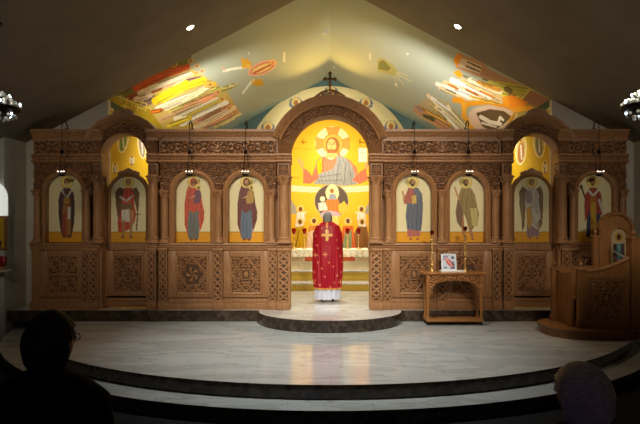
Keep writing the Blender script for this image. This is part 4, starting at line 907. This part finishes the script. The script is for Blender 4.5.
for i, px in enumerate((294, 304.5, 347.5, 358.5)):
    x = PX(px, AY-.1)
    if first is None:
        first = thing('altar_lamp', labs[0], 'lamp', (x, AY-.1, TZ), 'red lamps on the altar'); a = (x, AY-.1, TZ)
        MB().lathe([(.07, 0), (.07, .015), (.03, .03), (.014, .06)], *a, 20).build('base', M['brass'], first, True)
        MB().lathe([(.012, .05), (.012, .15), (.022, .17), (.022, .19), (.012, .21), (.012, .34), (.03, .37)], *a, 14).build('stem', M['brass'], first, True)
        MB().lathe([(.02, .36), (.04, .39), (.052, .45), (.056, .52), (.046, .52), (.044, .46), (.03, .41)], *a, 20).build('glass_cup', M['red_glass'], first, True)
    else:
        c = copy_tree(first); c.location = (x, AY-.1, TZ); c['label'] = labs[i]

# ------------------------------------------------------------------ hanging oil lamps in front of the icons
first = None
HL = ((62, 'hanging oil lamp before the icon at the left end of the screen'), (189.5, 'hanging oil lamp before the red cloaked woman icon'), (245.5, 'hanging oil lamp before the maroon cloaked woman icon'),
      (414.5, 'hanging oil lamp before the blue cloaked man icon'), (468.5, 'hanging oil lamp before the olive robed man icon'), (599, 'hanging oil lamp before the red robed bishop icon'))
ly = -.26; zl = PZ(174.5, ly)
for px, lab in HL:
    x = PX(px, ly)
    if first is None:
        first = thing('hanging_lamp', lab, 'hanging lamp', (x, ly, zl), 'oil lamps hanging from the screen')
        zt0 = zt-zl
        def Q(dx, dy, dz): return (x+dx, ly+dy, zl+dz)
        MB().tube([Q(0, .20, zt0), Q(0, .19, zt0+.06), Q(0, .14, zt0+.125), Q(0, .07, zt0+.13), Q(0, .01, zt0+.09), Q(0, 0, zt0+.04)], .011, 8).box(x-.03, x+.03, ly+.17, ly+.23, zl+zt0, zl+zt0+.015, .003).build('hook', M['iron'], first, True)
        MB().tube([Q(0, 0, zt0+.05), Q(0, 0, .40)], .006, 6).build('chain', M['iron'], first, True)
        MB().lathe([(.008, .36), (.028, .375), (.034, .40), (.028, .425), (.008, .44)], x, ly, zl, 14).build('canopy', M['iron'], first, True)
        ch = MB()
        for k in range(3):
            a = k*2*PI/3+.3; ch.tube([Q(.02*math.cos(a), .02*math.sin(a), .38), Q(.075*math.cos(a), .075*math.sin(a), .03)], .004, 5)
        ch.build('lower_chain', M['iron'], first, True)
        MB().lathe([(.01, -.035), (.045, -.025), (.062, -.01), (.066, .004), (.056, .004), (.05, -.005)], x, ly, zl, 20).build('bowl', M['iron'], first, True)
        for k in range(3):
            cx_ = x-.055+.05*k+.01; cy_ = ly-.05+(.015 if k == 1 else 0)
            q = MB().lathe([(.01, .0), (.014, .015), (.016, .035), (.014, .035), (.012, .02)], cx_, cy_, zl+.01, 12).build('glass_cup', M['crystal'], first, True)
            MB().ball((cx_, cy_, zl+.045), (.012, .012, .014), 8).build('flame', M['led'], q, True)
    else:
        c = copy_tree(first); c.location = (x, ly, zl); c['label'] = lab

# ------------------------------------------------------------------ carved side table with its candlesticks and small icon
ty0, ty1 = -.52, -.16; tx0, tx1 = PX(423.5, ty0), PX(487, ty0); tz = PZ(272.8, ty0); tw = M['table_wood']
tb = thing('table', 'carved oak side table on casters standing right of the gates', 'table', ((tx0+tx1)/2, (ty0+ty1)/2, 0))
MB().box(tx0, tx1, ty0-.02, ty1+.02, tz-.022, tz, .006).box(tx0+.015, tx1-.015, ty0-.008, ty1+.008, tz-.034, tz-.022, .004).build('table_top', tw, tb)
lx = [tx0+.085, tx1-.085]; zlg = .075
for x in lx:
    for y in (ty0+.04, ty1-.04):
        o = MB().box(x-.03, x+.03, y-.03, y+.03, tz-.40, tz-.034, .004).lathe([(.028, .13), (.022, .15), (.026, .17), (.02, .19), (.024, .36), (.028, .44), (.022, .46), (.03, .485), (.03, tz-.40)], x, y, 0, 16).box(x-.03, x+.03, y-.03, y+.03, zlg, .135, .004).build('leg', tw, tb, True)
        MB().lathe([(.016, .0), (.022, .012), (.022, .03), (.016, .042)], x, y, .002, 14).box(x-.008, x+.008, y-.008, y+.008, .04, zlg+.004).build('caster', M['black'], o, True)
MB().box(tx0+.05, tx1-.05, ty0+.005, ty1-.005, .062, .10, .006).build('shelf', tw, tb)
def apron(x0, x1, z0, z1):
    w_ = x1-x0; c = (x0+x1)/2; top = z1-.10
    L = [(x0, z1), (x0, z0), (x0+.06*w_, z0)]
    for k in range(21):
        a = PI-PI*k/20; rx_ = w_*.40; h_ = (top-z0-.02)
        zz_ = z0+.02+h_*min(1, (math.sin(a)**.55)) ; L.append((c+rx_*math.cos(a), zz_))
    return L+[(x1-.06*w_, z0), (x1, z0), (x1, z1)]
ax0, ax1 = lx[0]-.02, lx[1]+.02; L = apron(ax0, ax1, tz-.37, tz-.034)
for y in (ty0+.012, ty1-.03):
    o = MB().prism(L, y, y+.018).build('apron', tw, tb)
    if y < ty0+.05:
        def keep(x, z):
            c = (ax0+ax1)/2; w_ = ax1-ax0; t = (x-c)/(w_*.40)
            if abs(t) >= 1: return z > tz-.36
            return z > tz-.35+(tz-.134-(tz-.37)-.02)*min(1, (1-t*t)**.275)+.012
        relief(ax0+.01, ax1-.01, tz-.37, tz-.045, y-.001, lambda u, v: scroll(u*3, v*3-np.floor(v*3)), .014, 200, 66, (0, (ax1-ax0)/.33, 0, 1), keep).build('apron_carving', tw, o, True)
for x in (lx[0], lx[1]): MB().box(x-.009, x+.009, ty0+.05, ty1-.05, tz-.14, tz-.034).build('side_apron', tw, tb)
# candlesticks
def candlestick(px, ztop, lab, first=None):
    y = -.36; x = PX(px, y)
    t = thing('candlestick', lab, 'candlestick', (x, y, tz), 'brass candlesticks on the carved table'); h = ztop-tz
    MB().lathe([(.052, 0), (.052, .012), (.04, .02), (.034, .045), (.022, .06), (.03, .075), (.014, .09)], x, y, tz, 20).build('base', M['brass'], t, True)
    pr_ = []; z = .085; n = int((h-.14)/.03)
    for k in range(n):
        pr_ += [(.011, z), (.02 if k % 3 else .028, z+.012), (.011, z+.026)]; z += (h-.17)/n
    MB().lathe(pr_+[(.01, h-.07)], x, y, tz, 14).build('stem', M['brass'], t, True)
    MB().lathe([(.012, h-.075), (.03, h-.06), (.034, h-.03), (.036, h), (.03, h), (.026, h-.04)], x, y, tz, 16).build('glass_cup', M['dark_red_glass'], t, True)
candlestick(432, PZ(230.5, -.36), 'shorter brass candlestick at the left of the carved table')
candlestick(465.2, PZ(226.5, -.36), 'taller brass candlestick at the right of the carved table')
# small icon leaning on its white stand
y = -.34; x0, x1 = PX(441, y), PX(456, y)
o = MB().box(PX(440, y), PX(463.5, y), -.46, -.26, tz, tz+.03, .006).build('folded_cloth', M['white_cloth']); tag(o, 'folded white cloth under the small icon on the carved table', 'cloth')
ic = thing('small_icon', 'small white framed icon with a red figure, propped on white cloth on the table', 'icon', ((x0+x1)/2, -.36, tz+.03))
SA = Art((226, 226, 232)); cx, cy = 448.5, 262
SA.rect(442.5, 255.5, 454.5, 268.5, (206, 214, 226)).poly([(443, 256), (449, 256), (443, 261)], (120, 140, 180)).poly([(454, 263), (454, 268), (449, 268)], (60, 80, 130)).ell(452.5, 258, 1.6, 1.3, (70, 90, 130)).ell(445, 267, 1.6, 1, (110, 130, 160)).ell(449, 262.5, 5.2, 2.4, (206, 84, 90), 45).ell(446, 259, 1.8, 1.6, (226, 150, 130)).line([(447, 260), (452, 266)], 1, (236, 170, 160)).ell(452.5, 263, 1, 1.8, (70, 90, 110))
z0 = tz+.03; z1 = PZ(253.8, y)
X_, T_ = np.meshgrid(np.linspace(x0, x1, 50), np.linspace(0, 1, 46), indexing='ij'); Yt = -.40+.06*T_
g = MB().grid(np.stack([X_, Yt, z0+(z1-z0)*T_], -1)); U = 441+(X_-x0)/(x1-x0)*15; V = 269.5-T_*15; cols = SA.eval(U.ravel(), V.ravel()); n0 = len(g.v)
g.build('picture', M['icon_paint'], ic, cols=cols)
MB().add([(x, yy+dy, z) for dy in (.002, .02) for x, yy, z in ((x0, -.40, z0), (x1, -.40, z0), (x1, -.34, z1), (x0, -.34, z1))], [(0, 1, 2, 3), (4, 7, 6, 5), (0, 4, 5, 1), (1, 5, 6, 2), (2, 6, 7, 3), (3, 7, 4, 0)]).build('back_board', mat('white_board', (225, 225, 225), .6), ic)

# ------------------------------------------------------------------ the cantor's throne at right
wd2 = M['wood_dark']; tt = thing('throne', 'dark carved wooden throne with arched back, painted icon and rounded platform at the right', 'throne', (4.2, -1.15, 0))
y0b, y1b = -1.72, -.62
def oval(cx, cy, rx, ry, n=40, p=2.6):
    return [(cx+rx*math.copysign(abs(math.cos(a))**(2/p), math.cos(a)), cy+ry*math.copysign(abs(math.sin(a))**(2/p), math.sin(a))) for a in np.linspace(0, 2*PI, n, endpoint=False)]
MB().prism(oval(4.19, -1.15, .79, .57), .001, .115, axis='z').prism(oval(4.19, -1.15, .81, .59), .115, .145, axis='z').build('platform', wd2, tt)
pz = .145
def post(px, py, w_, ztop, fin=True):
    o = MB().box(px-w_/2, px+w_/2, py-w_/2, py+w_/2, pz, ztop, .008).box(px-w_/2-.015, px+w_/2+.015, py-w_/2-.015, py+w_/2+.015, pz, pz+.09, .006).box(px-w_/2-.012, px+w_/2+.012, py-w_/2-.012, py+w_/2+.012, ztop-.02, ztop+.01, .004).build('post', wd2, tt)
    if fin: MB().lathe([(.03, 0), (.018, .02), (.034, .045), (.036, .065), (.022, .09), (.012, .1), (.016, .115), (.004, .135)], px, py, ztop+.01, 16).build('finial', wd2, o, True)
post(3.875, -1.45, .11, PZ(269, -1.45)); post(3.71, -.85, .08, PZ(268, -.85)); post(4.70, -1.45, .16, PZ(238, -1.45)); post(4.42, -.80, .09, PZ(236, -.8)); 
# front panel with swept top rail
fx0, fx1, fy = 3.93, 4.62, -1.45
def swept(t): return PZ(271, fy)+(PZ(258, fy)-PZ(271, fy))*t**2.0
top = [(fx0+(fx1-fx0)*t, swept(t)) for t in np.linspace(0, 1, 16)]
fp = MB().prism([(fx0, pz+.01)]+top+[(fx1, pz+.01)], fy-.02, fy+.02).build('front_panel', wd2, tt)
MB().tube([(x, fy, z) for x, z in top], .035, 10).build('arm_rail', wd2, fp, True)
cx0, cx1, cz0, cz1 = fx0+.07, fx1-.09, PZ(318, fy), PZ(278, fy)
relief(cx0, cx1, cz0, cz1, fy-.021, lambda u, v: panel('plain')(u, v), .022, 80, 90, (-1, 1, -1, 1)).build('panel_carving', wd2, fp, True)
MB().box(cx0-.05, cx1+.05, fy-.035, fy-.02, cz1, cz1+.03, .004).box(cx0-.05, cx1+.05, fy-.035, fy-.02, cz0-.03, cz0, .004).box(cx0-.03, cx0, fy-.035, fy-.02, cz0, cz1, .004).box(cx1, cx1+.03, fy-.035, fy-.02, cz0, cz1, .004).box(fx0-.12, fx1+.04, fy-.06, fy-.02, pz, pz+.14, .008).build('panel_frame', wd2, fp)
# left side board, back boards
sb = [(-1.40, pz), (-1.40, PZ(272, -1.4))]+[(-1.40+.52*t, PZ(272, -1.4)-.035*math.sin(PI*t)) for t in np.linspace(.1, .9, 8)]+[(-.88, PZ(272, -1.4)), (-.88, pz)]
so = MB().prism(sb, 3.75, 3.785, axis='x').build('side_board', wd2, tt)
MB().box(3.75, 4.42, -.86, -.83, pz, PZ(266, -.85)).build('back_board', wd2, tt)
MB().prism([(-1.4, pz), (-1.4, .95), (-.82, .95), (-.82, pz)], 4.72, 4.75, axis='x').build('side_board', wd2, tt)
MB().box(4.0, 4.68, -1.2, -.88, .50, .54, .006).box(4.0, 4.68, -.92, -.88, pz, .5).build('seat', wd2, tt)
# arched back with its icon
bx = PX(615, -.8); bw = .27; zs_ = 1.65
bo = MB().prism([(bx-bw, pz), (bx-bw, zs_)]+arcpts(bx, zs_, bw, PI, 0, 30)[1:-1]+[(bx+bw, zs_), (bx+bw, pz)], -.82, -.78).build('arched_back', wd2, tt)
MB().arc(bx, zs_, [(bw-.02, -.85), (bw+.025, -.86), (bw+.03, -.76), (bw-.02, -.76)], 0, PI, 36).build('arch_moulding', wd2, bo, True)
icx = bx+.05; TH = Art((176, 156, 116))
TH.ell(0, 1.53, .07, .07, (176, 130, 50)).ell(0, 1.53, .035, .05, (70, 44, 30)).poly([(-.09, 1.42), (.09, 1.42), (.1, 1.1), (.08, 1.0), (-.08, 1.0), (-.1, 1.1)], (80, 60, 60)).poly([(-.03, 1.42), (.03, 1.42), (.03, 1.0), (-.03, 1.0)], (100, 150, 150)).line([(-.09, 1.3), (.09, 1.2)], .025, (190, 180, 170)).line([(-.08, 1.2), (.0, 1.12)], .02, (190, 110, 90))
r = .125; X_, T_ = np.meshgrid(np.linspace(-r, r, 50), np.linspace(0, 1, 90), indexing='ij'); zt_ = 1.54+np.sqrt(np.maximum(r*r-X_**2, 0))
P = np.stack([icx+X_, np.full(X_.shape, -.826), 1.0+(zt_-1.0)*T_], -1); g = MB().grid(P)
g.build('icon_painting', M['icon_paint'], bo, cols=TH.eval(X_.ravel(), P[..., 2].ravel()))
MB().tube([(icx-r-.012, -.83, 1.0), (icx-r-.012, -.83, 1.54)]+[(icx+(r+.012)*math.cos(a), -.83, 1.54+(r+.012)*math.sin(a)) for a in np.linspace(PI, 0, 20)[1:-1]]+[(icx+r+.012, -.83, 1.54), (icx+r+.012, -.83, 1.0)], .014, 8).build('icon_frame', wd2, bo, True)
zk = zs_+bw+.02
MB().lathe([(.03, 0), (.015, .02), (.02, .03)], bx, -.80, zk, 12).box(bx-.01, bx+.01, -.81, -.79, zk+.02, zk+.16, .003).box(bx-.045, bx+.045, -.81, -.79, zk+.085, zk+.105, .003).ball((bx, -.8, zk+.165), .017, 8).ball((bx-.048, -.8, zk+.095), .017, 8).ball((bx+.048, -.8, zk+.095), .017, 8).build('cross', wd2, bo)

# ------------------------------------------------------------------ crystal chandeliers
def chandelier(x, y, z, lab):
    t = thing('chandelier', lab, 'chandelier', (x, y, z), 'crystal chandeliers'); zc = ZA-SL*abs(x)
    MB().tube([(x, y, z+.15), (x, y, zc-.02)], .008, 6).lathe([(.06, -.03), (.06, -.001)], x, y, zc-.03, 16).build('chain', M['iron'], t, True)
    MB().lathe([(.10, -.07), (.22, -.04), (.27, .0), (.275, .03), (.25, .03), (.20, -.01), (.08, -.04)], x, y, z, 32).lathe([(.12, .10), (.14, .12), (.12, .14), (.02, .16)], x, y, z, 20).build('frame', M['iron'], t, True)
    R = random.Random(3)
    for ring, (rr, zz, n, rb) in enumerate(((.25, .055, 18, .026), (.19, .10, 14, .028), (.13, .155, 10, .026), (.07, .20, 6, .026), (.2, -.075, 12, .02), (.12, -.11, 8, .022))):
        for k in range(n):
            a = 2*PI*k/n+ring*.3
            if ring in (0, 2, 4) and k % 3 == 0: MB().ball((x+(rr+.012)*math.cos(a+.15), y+(rr+.012)*math.sin(a+.15), z+zz+.02), (.014, .014, .02), 8).build('highlight_bead', M['highlight_cool'], t, True)  # glowing beads added in place of highlights on the crystals
            MB().ball((x+rr*math.cos(a), y+rr*math.sin(a), z+zz+R.uniform(-.012, .012)), rb, 10).build('crystal', M['crystal_glow'], t, True)
M['highlight_cool'] = mat('cool_highlight_glow', (240, 250, 255), .4, emit=(225, 245, 250), estr=1.6)  # emission that imitates cool highlights
M['crystal_glow'] = mat('crystal', (235, 242, 240), .15, .1, 1)
o1 = chandelier(PX(-3, -3.2), -3.2, PZ(110, -3.2), 'crystal chandelier hanging at the left edge of the photo')
o2 = chandelier(PX(645, -3.2), -3.2, PZ(108, -3.2), 'crystal chandelier hanging at the right edge of the photo')

# ------------------------------------------------------------------ ceiling lights
def on_ceiling(px, py):
    dx, dz = (px-330)/F, (225-py)/F; d = (ZA-ZC)/(dz+SL*abs(dx)); return Vector((dx*d, d-D0, ZC+dz*d))
sl = math.atan(SL)
def disc(p, s, name, lab, r, glow, cat, grp=None):
    t = thing(name, lab, cat, p, grp); R = Matrix.Rotation(s*sl, 3, 'Y') if s else Matrix.Identity(3)
    def conv(mb): mb.v = [tuple(p+R @ Vector(v)) for v in mb.v]; return mb
    conv(MB().lathe([(r*1.25, 0), (r*1.25, -.008), (r, -.016), (r*.94, -.01), (r*.94, 0)], 0, 0, 0, 24)).build('rim', mat('white_rim', (230, 230, 225), .5), t, True)
    if glow: conv(MB().lathe([(r*.93, -.002), (r*.93, -.012)], 0, 0, 0, 24)).build('bulb', M['bulb'], t)
    else: conv(MB().lathe([(r*.9, -.012), (r*.6, -.045), (r*.2, -.05)], 0, 0, 0, 20)).build('head', mat('white_plastic', (220, 218, 210), .5), t, True)
p = on_ceiling(190, 27); disc(p, -1, 'downlight', 'lit round downlight in the dark ceiling slope at left', .062, True, 'light', 'ceiling downlights')
spot('downlight_beam', p+Vector((0, 0, -.05)), (-2.4, -.6, 0), 40, WARM, 80, 1)
p = on_ceiling(458, 26); disc(p, 1, 'downlight', 'lit round downlight in the dark ceiling slope at right', .062, True, 'light', 'ceiling downlights')
spot('downlight_beam', p+Vector((0, 0, -.05)), (2.2, -.6, 0), 40, WARM, 80, 1)
p = on_ceiling(325.5, 32); disc(p, -1, 'smoke_detector', 'small white smoke detector beside the painted ridge', .06, False, 'smoke detector')
p = on_ceiling(334, 67); disc(p, 1, 'sprinkler', 'tiny white ceiling sprinkler above the arch cross', .03, False, 'sprinkler')

# ------------------------------------------------------------------ icon shrine at the left edge
yw = -.15; sx0, sx1 = -6.35, PX(7.5, yw)
t = thing('wall_icon', 'dark framed icon on yellow ground hanging on the grey wall at the left edge', 'icon', ((sx0+sx1)/2, yw-.02, PZ(250, yw)))
MB().box(sx0, sx1, yw-.04, yw-.001, PZ(250, yw), PZ(216, yw), .008).build('frame', wd2, t)
WA = Art((206, 168, 40)); WA.ell(-6.07, 1.68, .11, .11, (236, 200, 90)).ell(-6.07, 1.66, .06, .08, (120, 80, 50)).poly([(-6.25, 1.32), (-5.86, 1.32), (-5.84, 1.42), (-5.93, 1.56), (-6.2, 1.56)], (60, 40, 44))
X_, Z_ = np.meshgrid(np.linspace(sx0+.04, sx1-.04, 50), np.linspace(PZ(250, yw)+.04, PZ(216, yw)-.04, 50), indexing='ij')
MB().grid(np.stack([X_, np.full(X_.shape, yw-.042), Z_], -1)).build('painting', M['icon_paint'], t, cols=WA.eval(X_.ravel(), Z_.ravel()))
xm = (sx0+sx1)/2; rr = (sx1-sx0)/2+.01
o = MB().prism([(xm-rr, PZ(216, yw)+.005), (xm-rr, PZ(198, yw))]+arcpts(xm, PZ(198, yw), rr, PI, 0, 24)[1:-1]+[(xm+rr, PZ(198, yw)), (xm+rr, PZ(216, yw)+.005)], yw-.07, yw-.001).build('wall_lamp', mat('lamp_shade_glow', (235, 235, 228), .6, emit=(240, 245, 235), estr=.22)); tag(o, 'white arched wall lamp glowing above the framed icon at the left edge', 'wall lamp')
t = thing('votive_lamp', 'red glass votive lamp on a small shelf at the left edge', 'lamp', (PX(2, -.3), -.3, PZ(270, -.3)))
lx_ = PX(2, -.3); lz = PZ(270, -.3)
MB().box(lx_-.25, lx_+.09, yw-.25, yw-.001, lz-.03, lz-.001, .004).build('shelf', mat('white_shelf', (220, 218, 208), .6), t)
MB().lathe([(.05, 0), (.055, .01), (.02, .03), (.02, .05)], lx_, -.3, lz, 16).build('foot', M['brass'], t, True)
MB().lathe([(.02, .05), (.06, .08), (.075, .15), (.08, .24), (.07, .24), (.06, .14)], lx_, -.3, lz, 20).build('glass_cup', M['red_glass'], t, True)

# ------------------------------------------------------------------ unseen blue glow panel added at the back wall, mirrored in the polished steps
struct(MB().box(-1.07, -.93, -13, -12.97, 1.2, 3.0).build('blue_glow_panel', mat('blue_glow', (30, 50, 160), .3, emit=(60, 90, 255), estr=1.5)))
